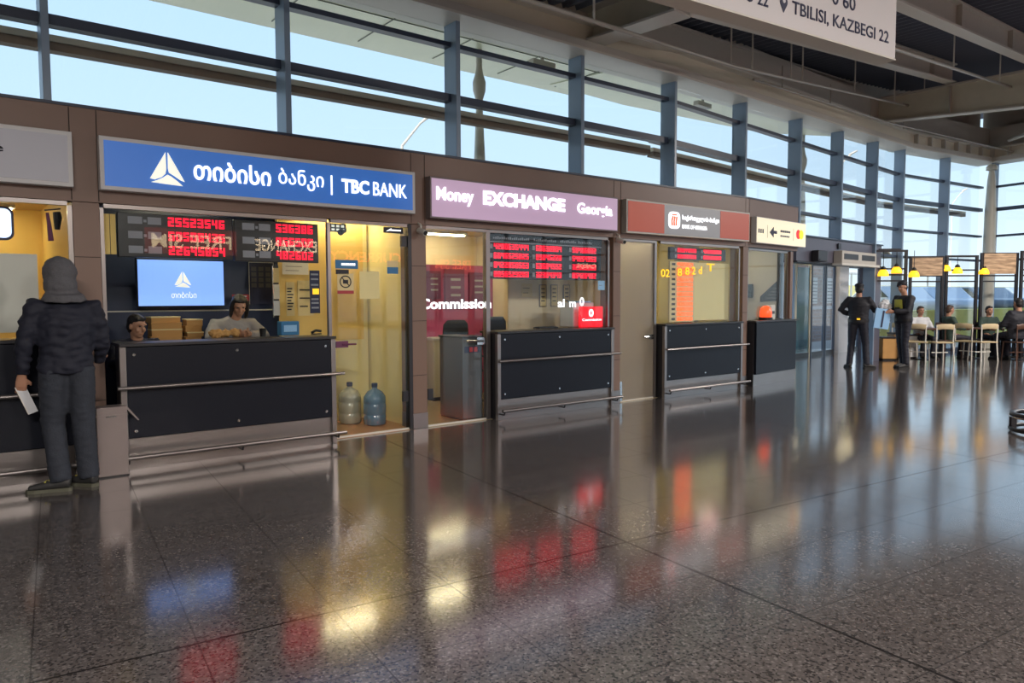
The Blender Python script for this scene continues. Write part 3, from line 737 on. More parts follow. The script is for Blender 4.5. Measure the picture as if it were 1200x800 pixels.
# handle plate and pull lever
mb = MB(); mb.box(0.03, 0.17, -0.012, 0.02, 0.985, 1.055); mb.tube([(0.10, -0.02, 1.02), (0.25, -0.04, 1.02)], 0.010, 8); mb.build('door_handle', 'purple_sticker', d1)
def sticker(parent, nm, x0, x1, z0, z1, m, y=-0.0012): return MB().box(x0, x1, y, y + 0.001, z0, z1).build(nm, m, parent, auto=False)
sticker(d1, 'blue_sticker', 0.04, 0.305, 1.835, 1.93, 'blue_sticker'); sticker(d1, 'navy_sticker', 0.045, 0.195, 1.775, 1.825, 'ink')
mb = MB(); [mb.box(0.11 + .024*i, 0.127 + .024*i, -0.0025, -0.0015, 1.87, 1.895) for i in range(7)]; mb.build('sticker_text', 'white_letter', d1, auto=False)
sticker(d1, 'camera_sign', 0.06, 0.25, 1.60, 1.785, 'cream_paper'); sticker(d1, 'camera_sign_strip', 0.06, 0.25, 1.565, 1.60, 'red_sticker', -0.0014)
mb = MB(); mb.tube([(0.155 + 0.062 * math.cos(a), -0.003, 1.695 + 0.062 * math.sin(a)) for a in [2*PI*i/20 for i in range(20)]], 0.006, 6, closed=True)
mb.box(0.125, 0.185, -0.004, -0.002, 1.675, 1.715); mb.tube([(0.11, -0.004, 1.74), (0.20, -0.004, 1.65)], 0.005, 6); mb.build('no_camera_symbol', 'ink', d1)
sticker(d1, 'notice', 0.32, 0.56, 1.51, 1.81, 'pale_yellow_wall')
sticker(d1, 'fire_notice', 0.66, 0.80, 1.87, 1.935, 'cream_paper'); sticker(d1, 'fire_notice_strip', 0.66, 0.80, 1.79, 1.865, 'blue_sticker')
sticker(d1, 'top_sticker', 0.62, 0.87, 2.245, 2.31, 'ink')
mb = MB(); mb.prism([(0.65, 2.262), (0.72, 2.30), (0.72, 2.285), (0.84, 2.285), (0.84, 2.27), (0.70, 2.27)], -0.003, -0.0015); mb.build('sticker_arrow', 'white_letter', d1, auto=False)
# pale yellow partition standing behind the door, with the bottles in front
struct(MB().box(-1.74, -0.74, 1.15, 1.20, 0, 2.6).build('wall_partition', 'pale_yellow_wall', frame=FA))
# exchange door (open view) and frosted door
d2, L_ = door(FA, -0.545, 0.30, 0, 'clear_glass')
MB().box(L_ + 0.0, L_ + 0.06, -0.02, 0.05, 0, 2.35).build('door_jamb', 'stainless', d2)
MB().box(-0.0, 0.07, -0.012, 0.03, 0.33, 0.45).build('hinge', 'dark_metal', d2)
mb = MB(); mb.tube([(L_ - 0.06, -0.035, 0.985), (L_ - 0.30, -0.035, 0.99)], 0.013, 8); mb.box(L_ - 0.14, L_ - 0.02, -0.02, 0.03, 0.94, 1.03); mb.build('door_handle', 'chrome', d2)
text('glass_lettering', 'Commission', -0.10, 1.385, -0.003, 'white_letter', d2, width=1.03, height=0.125, depth=0.004, bold=0.03)
d3, L_ = door(FA, 2.68, 3.40, 0, 'frosted_glass')
MB().box(L_, L_ + 0.05, -0.02, 0.05, 0, 2.35).build('door_jamb', 'stainless', d3)
mb = MB(); mb.tube([(L_ - 0.04, -0.04, 0.93), (L_ - 0.24, -0.04, 0.93)], 0.013, 8); mb.box(L_ - 0.10, L_ - 0.0, -0.02, 0.03, 0.89, 0.96); mb.build('door_handle', 'chrome', d3)
MB().box(-0.02, 0.03, -0.03, 0.03, 0.02, 0.30).build('door_stop', 'chrome', d3)

# black end pieces left of the counters
for (x, lab) in ((0.27, 'black side cheek at the left end of the exchange counter'), (3.405, 'black side cheek beside the frosted door')):
    pass

# ------------------------------------------------------------------ LED displays
def led_board(label, x0, x1, z0, z1, y, rows, cols_, name='rate_display', frame=FA, coverage=0.62, lab=True, seed=1):
    t = thing(name, label, 'display', frame, x0, y, z0); rnd = random.Random(seed)
    L_, H_ = x1 - x0, z1 - z0
    MB().box(0, L_, 0, 0.05, 0, H_).build('board', 'led_board', t, bevel=0.004)
    rh = H_ / rows
    lb = MB(); first = True
    for r_ in range(rows):
        zc = H_ - rh * (r_ + 0.60); h = rh * 0.62
        mb = MB()
        for (a, b) in cols_:
            xa, xb = a * L_, b * L_
            x = xa
            while x + h * 0.7 * 2 < xb:
                s = ''.join(rnd.choice('0234568') for _ in range(2)); x = digits(mb, s, x, zc - h*0.3, h, -0.001)
        mb.build('digit_row', 'led_red', t, auto=False)
        if lab:
            for (a, b) in cols_:
                xa = a * L_ - 0.0
                if lab == 1:
                    lb.box(xa - 0.34, xa - 0.22, -0.003, 0, zc - h*0.2, zc + h*0.6); lb.box(xa - 0.175, xa - 0.06, -0.003, 0, zc - h*0.2, zc + h*0.6)
                    lb.box(xa - 0.21, xa - 0.185, -0.003, 0, zc, zc + h*0.3)
                else: lb.box(xa - 0.06, xa - 0.02, -0.003, 0, zc - h*0.2, zc + h*0.6)
    if lab: lb.build('currency_flags', 'led_label', t, auto=False)
    else: lb.bm.free()
    return t
led_board('left panel of the bank rate display with red digits', -3.73, -2.72, 1.90, 2.30, 0.10, 3, [(0.42, 0.98)], coverage=1, seed=3)
led_board('right panel of the bank rate display with red digits', -2.70, -1.83, 1.89, 2.30, 0.10, 3, [(0.48, 0.97)], seed=5)
t = led_board('wide red rate display behind the exchange booth glass', 0.40, 2.36, 1.755, 2.335, 0.09, 5, [(0.04, 0.34), (0.39, 0.67), (0.72, 0.985)], lab=2, seed=8)
MB().box(0.0, 1.96, -0.008, -0.006, 0.47, 0.58).build('title_strip', 'led_board', t)
mb = MB(); [mb.box(0.06 + .033*i, 0.082 + .033*i, -0.0105, -0.0085, 0.50, 0.50 + .02 + .012 * ((i * 7) % 3) / 2) for i in range(52) if i not in (18, 19, 32, 33, 43)]; mb.box(0, 1.96, -0.012, -0.008, 0.455, 0.468); mb.build('title_text', 'led_label', t, auto=False)
t = led_board('small two row red display of the third booth', 3.86, 5.26, 2.10, 2.29, 0.10, 2, [(0.12, 0.48), (0.58, 0.97)], lab=2, seed=4)
# orange rate list on the third booth
t = thing('rate_list', 'tall narrow list of orange rates below the small red display', 'display', FA, 3.84, 0.09, 1.13)
MB().box(0, 0.60, 0, 0.03, 0, 0.94).build('board', 'cream_paper', t)
mb = MB(); rnd = random.Random(3); lb = MB()
for r_ in range(12):
    z = 0.02 + r_ * 0.077
    digits(mb, ''.join(rnd.choice('2345689') for _ in range(5)), 0.17, z, 0.055, -0.001); digits(mb, ''.join(rnd.choice('234568') for _ in range(4)), 0.39, z, 0.055, -0.001)
    lb.box(0.05, 0.13, -0.002, 0, z + 0.01, z + 0.045)
mb.build('digit_rows', 'led_orange', t, auto=False); lb.build('currency_flags', 'ink', t, auto=False)
for g_, gx, gz, gw in (('02', .03, 1.82, .20), ('8', .42, 1.84, .10), ('8', .60, 1.86, .10), ('2', .76, 1.87, .09), ('d', .93, 1.88, .08), ('T', 1.13, 1.93, .20)):
    text('glass_lettering', g_, gx, gz, -0.004, 'amber', s3, width=gw, height=0.12, depth=0.004, bold=0.01)
# dark list edge and yellow board right of it
t = thing('notice_board', 'big plain yellow board at the right of the orange rates', 'board', FA, 4.50, 0.16, 1.14)
MB().box(0, 0.93, 0, 0.03, 0, 0.93).build('board', 'pale_yellow_wall', t); MB().box(-0.03, 0.0, -0.005, 0.03, 0, 0.93).build('edge_strip', 'ink', t)

# ------------------------------------------------------------------ bank booth interior
t = thing('television', 'blue television screen with white triangle logo on navy wall', 'television', FA, -3.36, 1.30, 1.43)
MB().box(0, 0.91, 0, 0.05, 0, 0.52).build('casing', 'black_plastic', t, bevel=0.004)
sc_ = MB().box(0.012, 0.898, -0.003, 0.0, 0.012, 0.508).build('screen', 'tv_screen', t)
mb = MB(); tri_logo(mb, 0.46, 0.30, 0.17, -0.003, 0.003); text_into(mb, 'თიბისი', 0.34, 0.095, -0.003, width=0.26, height=0.07, depth=0.003, bold=0.0); mb.build('screen_logo', 'cream_letter', t, auto=False)
MB().box(0.3, 0.6, 0.05, 0.19, 0.15, 0.35).build('wall_bracket', 'black_plastic', t)
# navy partition
o = struct(MB().box(-3.93, -1.78, 1.50, 1.56, 0.0, 2.6).build('wall_navy_partition', 'navy_wall', frame=FA))
MB().box(-3.9, -1.80, 1.48, 1.499, 1.375, 1.39).build('wall_rail', 'paper', o)
t = thing('navy_poster', 'dark framed notice board right of the television', 'board', FA, -2.12, 1.47, 1.45)
MB().box(0, 0.30, 0, 0.02, 0, 0.50).build('board', 'navy_ink', t); 
mb = MB()
for i in range(3):
    for j in range(4): mb.box(0.03 + 0.085*i, 0.09 + 0.085*i, -0.003, 0, 0.20 + 0.065*j, 0.25 + 0.065*j)
mb.build('notes', 'hood_grey', t, auto=False)
mb = MB(); mb.box(0, 0.006, -0.004, 0, 0, 0.5); mb.box(0.294, 0.30, -0.004, 0, 0, 0.5); mb.box(0, 0.30, -0.004, 0, 0.494, 0.5); mb.build('frame', 'paper', t)
t = thing('wall_calendar', 'small red and white calendar beside the television', 'calendar', FA, -2.37, 1.30, 1.49)
MB().box(0, 0.19, 0, 0.01, 0, 0.075).build('backing', 'red_sticker', t)
mb = MB()
for i in range(2): mb.box(.03 + .08*i, .085 + .08*i, -.002, 0, .015, .03); mb.box(.03 + .08*i, .085 + .08*i, -.002, 0, .045, .06); mb.box(.05 + .08*i, .065 + .08*i, -.002, 0, .03, .045)
mb.build('numbers', 'white_cloth', t, auto=False)
MB().box(0.06, 0.12, 0.01, 0.18, 0.02, 0.05).build('mount', 'black_plastic', t)
# yellow side cabinet / pin board region (right part of the window)
struct(MB().box(-1.885, -0.80, 1.14, 1.148, 1.0, 2.6).build('wall_pinboard_back', 'yellow_wall', frame=FA))
def paper(label, x, y, z, w_, h_, m='paper', lines=5, frame=FA, cat='paper', name='paper_notice', ink='ink'):
    t = thing(name, label, cat, frame, x, y, z)
    MB().box(0, w_, 0, 0.003, 0, h_).build('sheet', m, t, auto=False)
    mb = MB()
    for i in range(lines):
        zz = h_ * (0.15 + 0.7 * (i + 0.5) / lines); mb.box(w_*0.12, w_*(0.62 + 0.25 * ((i*7) % 3) / 2), -0.001, 0, zz - h_*0.02, zz + h_*0.02)
    mb.build('printed_lines', ink, t, auto=False); return t
paper('cream list pinned at the left of the yellow wall behind the right teller', -1.80, 1.13, 1.31, 0.10, 0.40, 'cream_paper', 8)
paper('large cream chart pinned in the middle of the yellow wall', -1.66, 1.13, 1.31, 0.20, 0.42, 'cream_paper', 3)
paper('small pale sheet pinned high on the yellow wall', -1.84, 1.13, 1.80, 0.32, 0.14, 'paper', 2)
t = thing('hanging_leaflets', 'strip of pale leaflets hanging at the edge of the navy wall', 'leaflets', FA, -1.96, 1.10, 1.30)
for k in range(3): MB().box(0, 0.07, 0, 0.02, 0.02 + 0.19*k, 0.19 + 0.19*k).build('leaflet', ['white_cloth', 'paper', 'cream_paper'][k], t)
MB().box(-0.01, 0.0, 0.0, 0.03, 0.0, 0.6).build('rack_edge', 'chrome', t); MB().box(0.0, 0.07, 0.02, 0.04, 0, 0.6).build('rack_back', 'dark_metal', t)
t = thing('rate_poster', 'dark blue poster with an orange band stuck on the bank window', 'poster', FA, -1.955, 0.05, 1.36)
MB().box(0, 0.11, 0, 0.003, 0, 0.45).build('sheet', 'navy_ink', t); MB().box(0.03, 0.10, -0.001, 0, 0.20, 0.26).build('orange_band', 'amber', t, auto=False)
mb = MB()
for z in (0.05, 0.1, 0.14, 0.29, 0.35, 0.4): mb.box(0.015, 0.095, -0.001, 0, z, z + 0.018)
mb.build('printed_lines', 'led_label', t, auto=False)
t = thing('blue_box', 'blue plastic box on the bank counter in front of yellow wall', 'box', FA, -2.20, 0.24, 1.125)
MB().box(0, 0.20, 0, 0.12, 0, 0.15).build('body', 'blue_sticker', t, bevel=0.008); MB().box(0.03, 0.17, -0.002, 0, 0.04, 0.11).build('label', 'light_blue', t)
t = thing('stapler', 'black stapler lying on the right end of the bank counter', 'stapler', FA, -1.86, 0.24, 1.125)
MB().box(0, 0.11, 0, 0.035, 0, 0.012).build('base', 'black_plastic', t); MB().tube([(0, 0.017, 0.02), (0.05, 0.017, 0.045), (0.11, 0.017, 0.035)], 0.014, 8).build('arm', 'black_plastic', t, smooth=True)
t = thing('black_cup', 'small black cup on bank counter right of the grey hooded teller', 'cup', FA, -2.40, 0.22, 1.125)
MB().lathe([(0.028, 0), (0.033, 0.08), (0.036, 0.085), (0.03, 0.083), (0.026, 0.01)], seg=18).build('body', 'black_plastic', t)
# stacks of orange boxes behind the tellers
def box_stack(x, y, label, n, seed, z0=1.04, wdt=0.28):
    rnd = random.Random(seed); z = z0
    for k in range(n):
        h = 0.05 + 0.03 * rnd.random(); wd = wdt + rnd.random() * 0.03; dx = rnd.random() * 0.02
        t = thing('cardboard_box', label[k], 'box', FA, x + dx, y, z, rz=(rnd.random() - 0.5) * 0.15)
        MB().box(0, wd, 0, 0.22, 0, h - 0.012).build('carton', 'cardboard', t, bevel=0.003); MB().box(-0.004, wd + 0.004, -0.004, 0.224, h - 0.012, h).build('lid', 'cream_paper' if k % 2 else 'cardboard', t, bevel=0.002)
        z += h + 0.0008
box_stack(-3.28, 1.12, ['lowest cardboard box of the stack behind the low sitting teller', 'second box from the bottom behind the low sitting teller', 'third box from the bottom behind the low sitting teller', 'top cardboard box behind the low sitting teller'], 4, 2)
box_stack(-2.93, 1.12, ['lowest cardboard box of the stack left of the hooded teller', 'second box from the bottom left of the hooded teller', 'third box from the bottom left of the hooded teller', 'top cardboard box left of the hooded teller'], 4, 9, wdt=.15)
t = thing('back_desk', 'dark desk that carries the cardboard boxes inside the bank booth', 'desk', FA, -3.50, 1.08)
MB().box(0, 0.78, 0, 0.38, 1.01, 1.04).build('desktop', 'dark_wood', t); 
for x in (0.02, 0.73): MB().box(x, x + 0.03, 0.02, 0.36, 0, 1.01).build('side_panel', 'dark_wood', t)
# yellow curtain strips at the left edge of the bank window
for k, (x, lab) in enumerate(((-3.835, 'left yellow roller banner hanging inside the bank window'), (-3.785, 'right yellow roller banner hanging inside the bank window'))):
    t = thing('yellow_banner', lab, 'banner', FA, x, 0.12, 1.92 - 0.0)
    MB().box(0, 0.044, 0, 0.01, 0, 0.36).build('strip', 'amber' if 0 else 'yellow_wall', t)
# water bottles behind the door
def bottle(x, y, m, label):
    t = thing('water_bottle', label, 'bottle', FA, x, y, 0.005)
    MB().lathe([(0.10, 0), (0.135, 0.015), (0.135, 0.12), (0.128, 0.13), (0.135, 0.14), (0.135, 0.25), (0.128, 0.26), (0.135, 0.27), (0.13, 0.34), (0.09, 0.40), (0.035, 0.43), (0.03, 0.45)], seg=28).build('body', m, t, smooth=True)
    MB().lathe([(0.033, 0.45), (0.036, 0.455), (0.036, 0.495), (0.03, 0.50)], seg=18).build('cap', 'navy_ink', t)
bottle(-0.965, 0.55, 'water_bottle', 'blue water cooler bottle standing in front behind the bank door')
bottle(-1.15, 0.84, 'bottle_clear', 'paler water cooler bottle behind the blue one')
# CCTV cameras
def cctv(frame, x, y, z, rz, label, col='steel_light', two=False):
    t = thing('security_camera', label, 'camera', frame, x, y, z, rz=rz)
    MB().tube([(0, 0, 0), (0, 0.0, 0.05), (0, 0.05, 0.07)], 0.012, 8).build('arm', col, t)
    MB().tube([(0, -0.10, -0.05), (0, 0.04, -0.01)], [0.034, 0.034], 14).build('housing', col, t)
    MB().tube([(0, -0.108, -0.052), (0, -0.10, -0.05)], 0.026, 14).build('lens', 'black_plastic', t)
cctv(FA, -1.50, 0.20, 2.28, R(-40), 'black security camera inside the bank door top', 'black_plastic')
cctv(FA, -0.66, -0.05, 2.30, 0, 'pale security camera on the brown column beside the bank door')
cctv(FA, 2.58, -0.05, 2.34, 0, 'pale security camera on the brown column after the exchange booth')
t = thing('marked_plate', 'small black plate with two rows of pale marks at the top of the bank door', 'sign', FA, -1.68, 0.14, 2.235)
MB().box(0, 0.19, 0, 0.02, 0, 0.09).build('plate', 'led_board', t); mb = MB()
for i in range(3): mb.box(.02 + .055*i, .055 + .055*i, -.002, 0, .05, .075); mb.box(.02 + .055*i, .055 + .055*i, -.002, 0, .015, .035)
mb.build('markings', 'cream_letter', t, auto=False)

# ------------------------------------------------------------------ exchange booth interior
struct(MB().box(-0.58, 1.98, 2.15, 2.20, 0, 2.02).build('wall_purple_partition', 'purple_wall', frame=FA))
for k, (x, z, w_, h_) in enumerate(((0.72, 1.50, 0.26, 0.42), (1.05, 1.36, 0.36, 0.60), (1.50, 1.45, 0.34, 0.46))):
    t = thing('purple_poster', ['purple poster nearest the exchange door jamb', 'tall purple poster with white marks in the exchange booth', 'purple poster above the black office chair'][k], 'poster', FA, x, 2.12, z)
    MB().box(0, w_, 0, 0.015, 0, h_).build('sheet', 'red_sticker' if 0 else 'purple_sticker', t); mb = MB()
    for i in range(3): mb.box(w_*0.3, w_*0.8, -0.002, 0, h_*(0.3 + 0.2*i), h_*(0.36 + 0.2*i))
    mb.build('printed_lines', 'hoodie_light', t, auto=False)
t = thing('white_cabinet', 'low cream cabinet under the purple wall of the exchange booth', 'cabinet', FA, 0.62, 1.78)
MB().box(0, 0.80, 0, 0.34, 0.06, 0.90).build('body', 'white_cabinet', t); MB().box(-0.02, 0.82, -0.02, 0.34, 0.90, 0.93).build('top', 'paper', t)
for x in (0.01, 0.405): 
    d_ = MB().box(x, x + 0.385, -0.018, 0, 0.08, 0.88).build('door', 'white_cabinet', t); MB().box(x + 0.18, x + 0.20, -0.03, -0.018, 0.6, 0.72).build('handle', 'chrome', d_)
MB().box(0.02, 0.78, 0.02, 0.32, 0, 0.06).build('plinth', 'dark_metal', t)
t = thing('steel_cabinet', 'dark grey metal cabinet beside the exchange counter', 'cabinet', FA, 0.0, 0.10)
MB().box(0, 0.30, 0, 0.52, 0.02, 1.02).build('body', 'grey_cabinet', t, bevel=0.005); MB().box(-0.01, 0.31, -0.01, 0.53, 1.02, 1.045).build('top', 'counter_top', t)
MB().box(0.03, 0.27, -0.003, 0, 0.84, 0.92).build('label_strip', 'navy_ink', t)
for x in (0.10, 0.17): MB().box(x, x + 0.05, -0.006, -0.003, 0.85, 0.91).build('red_label', 'red_sticker', t)
MB().box(0, 0.30, 0.0, 0.5, 0.0, 0.02).build('foot', 'black_plastic', t)
MB().box(0.08, 0.16, -0.004, 0, 0.12, 0.40).build('vent_plate', 'hood_grey', t)
def office_chair(x, y, rz, label, z0=0.0, frame=FA, hb=1.2):
    t = thing('office_chair', label, 'chair', frame, x, y, z0, rz=rz)
    MB().ell((0, 0, 0.50), (0.24, 0.23, 0.045)).build('seat', 'chair_fabric', t, smooth=True)
    mb = MB(); mb.tube([(0, -0.23, 0.58), (0, -0.27, 0.75), (0, -0.28, 0.95), (0, -0.27, hb - 0.06), (0, -0.26, hb)], [(0.03, 0.12), (0.035, 0.21), (0.035, 0.225), (0.035, 0.21), (0.02, 0.15)], 18, ref=(0, 1, 0)); mb.build('backrest', 'chair_fabric', t, smooth=True)
    MB().tube([(0, -0.1, 0.47), (0, -0.26, 0.50), (0, -0.30, 0.70)], 0.015, 8).build('back_support', 'black_plastic', t)
    MB().tube([(0, 0, 0.10), (0, 0, 0.47)], 0.025, 10).build('gas_lift', 'chrome', t)
    mb = MB()
    for k in range(5): a = 2*PI*k/5; mb.tube([(0, 0, 0.11), (0.27*math.cos(a), 0.27*math.sin(a), 0.07)], [0.03, 0.018], 8)
    mb.build('star_base', 'black_plastic', t)
    for k in range(5): a = 2*PI*k/5; MB().lathe([(0.027, -0.02), (0.03, 0), (0.027, 0.02)], (0.27*math.cos(a), 0.27*math.sin(a), 0.03), 12, 'X').build('castor', 'rubber', t)
    for s_ in (-1, 1): MB().tube([(0.24*s_, -0.05, 0.50), (0.28*s_, -0.05, 0.68), (0.28*s_, 0.12, 0.70)], 0.014, 8).build('armrest', 'black_plastic', t)
    return t
ofc = office_chair(0.76, 1.12, R(180), 'black office chair with tall back behind the steel cabinet', hb=1.20)
office_chair(1.10, 0.62, R(185), 'black office chair showing just above the exchange counter', hb=1.25)
t = thing('keyboard', 'flat black device lying on the exchange counter', 'keyboard', FA, 1.30, 0.18, 1.10)
MB().box(0, 0.34, 0, 0.13, 0, 0.018).build('body', 'black_plastic', t, bevel=0.004); mb = MB()
for i in range(10):
    for j in range(3): mb.box(0.02 + 0.031*i, 0.044 + 0.031*i, 0.02 + 0.035*j, 0.045 + 0.035*j, 0.018, 0.023)
mb.build('keys', 'dark_metal', t, auto=False)
for k, (x, lab) in enumerate(((2.55 - 0.62, 'left of three narrow framed notices in the exchange booth'), (2.10, 'middle of three narrow framed notices in the exchange booth'), (2.33, 'right of three narrow framed notices in the exchange booth'))):
    t = thing('framed_notice', lab, 'notice', FA, [1.95, 2.17, 2.42][k], 0.95, 1.38)
    MB().box(0, 0.135, 0, 0.012, 0, 0.33).build('frame', 'stainless', t); MB().box(0.012, 0.123, -0.002, 0, 0.012, 0.318).build('sheet', 'cream_paper', t)
    mb = MB()
    for i in range(4): mb.box(0.03, 0.10, -0.003, -0.002, 0.08 + 0.06*i, 0.095 + 0.06*i)
    mb.build('printed_lines', 'hood_grey', t, auto=False)
struct(MB().box(1.38, 2.53, 0.97, 1.01, 0.0, 2.58).build('wall_beige_partition', 'beige_wall', frame=FA))
paper('small sheet with an arrow pinned left of the framed notices', 1.62, 0.962, 1.52, 0.20, 0.20, 'cream_paper', 2)
text('glass_lettering', 'al', 1.13, 1.385, -0.003, 'white_letter', s2, width=0.12, height=0.11, depth=0.004, bold=0.02)
text('glass_lettering', 'm', 1.34, 1.385, -0.003, 'white_letter', s2, width=0.12, height=0.075, depth=0.004, bold=0.02)
text('glass_lettering', '0', 1.53, 1.40, -0.003, 'white_letter', s2, width=0.08, height=0.12, depth=0.004, bold=0.02)
t = thing('commission_sign', 'bright red lightbox with a white 0 on the exchange counter', 'sign', FA, 1.93, 0.05, 1.105)
MB().box(0, 0.43, 0, 0.04, 0, 0.285).build('panel', 'red_panel', t, bevel=0.004)
text('numeral', '0', 0.155, 0.14, -0.001, 'white_letter', t, width=0.09, height=0.11, depth=0.004, bold=0.03)
text('lettering', 'Commission', 0.03, 0.085, -0.001, 'white_letter', t, width=0.37, height=0.035, depth=0.004, bold=0.01)
t = thing('white_printer', 'white and blue printer behind the red 0 sign', 'printer', FA, 1.93, 0.20, 1.105)
MB().box(0, 0.40, 0, 0.28, 0, 0.34).build('body', 'white_cloth', t, bevel=0.01); MB().box(0.08, 0.32, -0.02, 0.2, 0.34, 0.36).build('lid', 'light_blue', t, bevel=0.004)
paper('purple sticker sheet high on the exchange glass at right', 2.26, 0.045, 1.62, 0.13, 0.13, 'light_blue', 1, ink='purple_sticker')
t = thing('exchange_spotlight', 'small round ceiling spotlight inside the exchange door', 'light', FA, -0.30, 0.6, 2.56)
MB().lathe([(0.07, 0), (0.08, 0.03), (0.08, 0.04)], seg=20).build('ring', 'white_frame', t)

# left booth interior
t = thing('light_screen', 'glowing white rounded screen in the leftmost booth', 'screen', FA, -5.30, 0.16, 2.015)
def rrect(x0, x1, z0, z1, r, n=6):
    pts = []
    for cx, cz, a0 in ((x1 - r, z1 - r, 0), (x0 + r, z1 - r, 90), (x0 + r, z0 + r, 180), (x1 - r, z0 + r, 270)):
        for i in range(n + 1): a = R(a0 + 90 * i / n); pts.append((cx + r * math.cos(a), cz + r * math.sin(a)))
    return pts
MB().prism(rrect(0, 0.80, 0, 0.28, 0.06), 0, 0.05).build('casing', 'navy_ink', t); MB().prism(rrect(0.018, 0.782, 0.018, 0.262, 0.05), -0.004, 0).build('screen', 'light_screen', t, auto=False)
MB().box(0.2, 0.6, 0.05, 0.09, 0.12, 0.31).build('bracket', 'dark_metal', t)
t = thing('hanging_gloves', 'dark red and black items hanging at the left booth window edge', 'gloves', FA, -4.28, 0.14, 2.02)
MB().tube([(0.02, 0, 0.24), (0.03, 0, 0.15), (0.04, 0, 0.0)], [0.012, 0.016, 0.022], 8).build('red_item', 'purple_sticker', t); MB().tube([(0.09, 0, 0.25), (0.095, 0, 0.2), (0.09, 0, 0.1)], [0.03, 0.034, 0.02], 8).build('black_item', 'black_plastic', t)
MB().tube([(0.0, 0, 0.26), (0.12, 0, 0.28)], 0.006, 6).build('hook', 'dark_metal', t)
t = thing('white_poster', 'large white poster with green marks behind left booth glass', 'poster', FA, -5.45, 0.10, 1.24)
MB().box(0, 1.10, 0, 0.004, 0, 0.66).build('sheet', 'paper', t); mb = MB()
for i in range(6): mb.box(0.55, 0.55 + 0.12 + 0.04 * (i % 3), -0.001, 0, 0.1 + 0.08*i, 0.13 + 0.08*i)
mb.build('printed_lines', 'green_cloth', t, auto=False)
t = thing('document_scanner', 'black scanner on the left booth counter beside the customer', 'scanner', FA, -4.80, 0.02, 1.19)
MB().ell((0, 0, 0.05), (0.12, 0.09, 0.055)).build('body', 'black_plastic', t, smooth=True); MB().box(-0.10, 0.10, -0.08, 0.08, 0, 0.01).build('base', 'dark_metal', t)

# last booth
t = thing('warning_lamp', 'glowing red orange lamp on the last booth counter', 'lamp', FS, 0.72, 0.02, 1.11)
MB().lathe([(0.12, 0), (0.12, 0.04), (0.10, 0.05)], seg=20).build('base', 'black_plastic', t); MB().lathe([(0.10, 0.05), (0.105, 0.12), (0.09, 0.20), (0.05, 0.24), (0.01, 0.25)], seg=20).build('dome', 'lamp_red', t, smooth=True)
t = thing('card_terminal', 'white payment terminal beside the red lamp', 'terminal', FS, 1.00, 0.06, 1.11)
MB().box(0, 0.16, 0, 0.10, 0, 0.26).build('body', 'paper', t, bevel=0.01); MB().box(0.03, 0.13, -0.003, 0, 0.10, 0.15).build('display', 'ink', t)
t = thing('dark_poster', 'dark poster with slanted top edge on right wall of the last booth', 'poster', FS, 1.665, 0, 0)
MB().prism([(.24, 1.44), (.62, 1.42), (.62, 1.52), (.30, 1.80), (.24, 1.80)], 0, .012, 'YZ').build('sheet', 'ink', t, auto=False)
mb = MB()
for i in range(4): mb.box(-.002, 0, .27, .50 - .05*i, 1.48 + .06*i, 1.50 + .06*i)
mb.build('printed_lines', 'hood_grey', t, auto=False)
t = thing('wall_monitor', 'small dark monitor beside the column in the last booth', 'monitor', FS, 1.62, .76, 1.50)
MB().box(0, .04, 0, .26, 0, .26).build('casing', 'black_plastic', t, bevel=.004); MB().box(-.003, 0, .015, .245, .015, .245).build('screen', 'car_glass', t); MB().box(.04, .06, .1, .16, .1, .16).build('arm', 'dark_metal', t)
trim(MB().box(1.36, 1.42, 0.09, 0.14, 1.12, 2.33), 'dark_metal', FS)
trim(MB().box(1.60, 1.70, 0.0, 0.12, 1.115, 2.34), 'brown_cladding', FS)

# stainless litter bin
t = thing('litter_bin', 'stainless litter bin between the customer and the blue sign counter', 'bin', FA, -4.02, -0.36)
MB().box(0, 0.235, 0, 0.17, 0.01, 0.60).build('body', 'bin_steel', t, bevel=0.004)
MB().box(-0.004, 0.239, -0.004, 0.174, 0.52, 0.535).build('rim', 'bin_steel', t)
mb = MB(); mb.prism([(0.0, 0.60), (0.17, 0.60), (0.17, 0.50), (0.12, 0.60)], 0.0, 0.235, 'YZ'); mb.bm.free()
mb = MB(); mb.prism([(0.235, 0.60), (0.33, 0.47), (0.32, 0.465), (0.235, 0.57)], 0.01, 0.16); mb.build('flap', 'bin_steel', t)
MB().box(0.07, 0.15, -0.008, 0.0, 0.515, 0.525).build('handle_slot', 'chrome', t); MB().box(0, 0.235, 0, 0.17, 0, 0.01).build('foot', 'black_plastic', t)

# ------------------------------------------------------------------ entrance vestibule
zl0, zl1 = 2.22, 2.70
o = struct(MB().box(4.47, 8.9, -0.06, 0.25, zl0, zl1).build('wall_entrance_lintel', 'grey_lintel', frame=FB))
MB().box(4.47, 8.9, -0.10, 0.28, zl1, zl1 + 0.03).build('coping', 'transom', o)
MB().box(4.47, 8.9, -0.08, 0.25, zl0 - 0.03, zl0).build('soffit_edge', 'dark_metal', o)
struct(MB().prism([(4.5, .25), (10.2, .25), (13.4, 1.2), (13.4, 1.8), (4.5, 1.8)], 2.62, 2.67, 'XY').build('ceiling_vestibule', 'shop_ceiling', frame=FB))
o = struct(MB().box(8.42, 8.85, -0.08, 0.2, 0.0, zl0 - 0.031).build('trim_entrance_pier', 'grey_lintel', frame=FB))
t = thing('door_operator', 'dark door closer housing under the entrance lintel at left', 'operator', FB, 5.1, -0.12, 2.22)
MB().box(0, 0.42, -0.10, 0.04, 0, 0.22).build('housing', 'dark_metal', t, bevel=0.01); MB().box(0.05, 0.37, -0.11, -0.10, 0.02, 0.05).build('sensor', 'black_plastic', t)
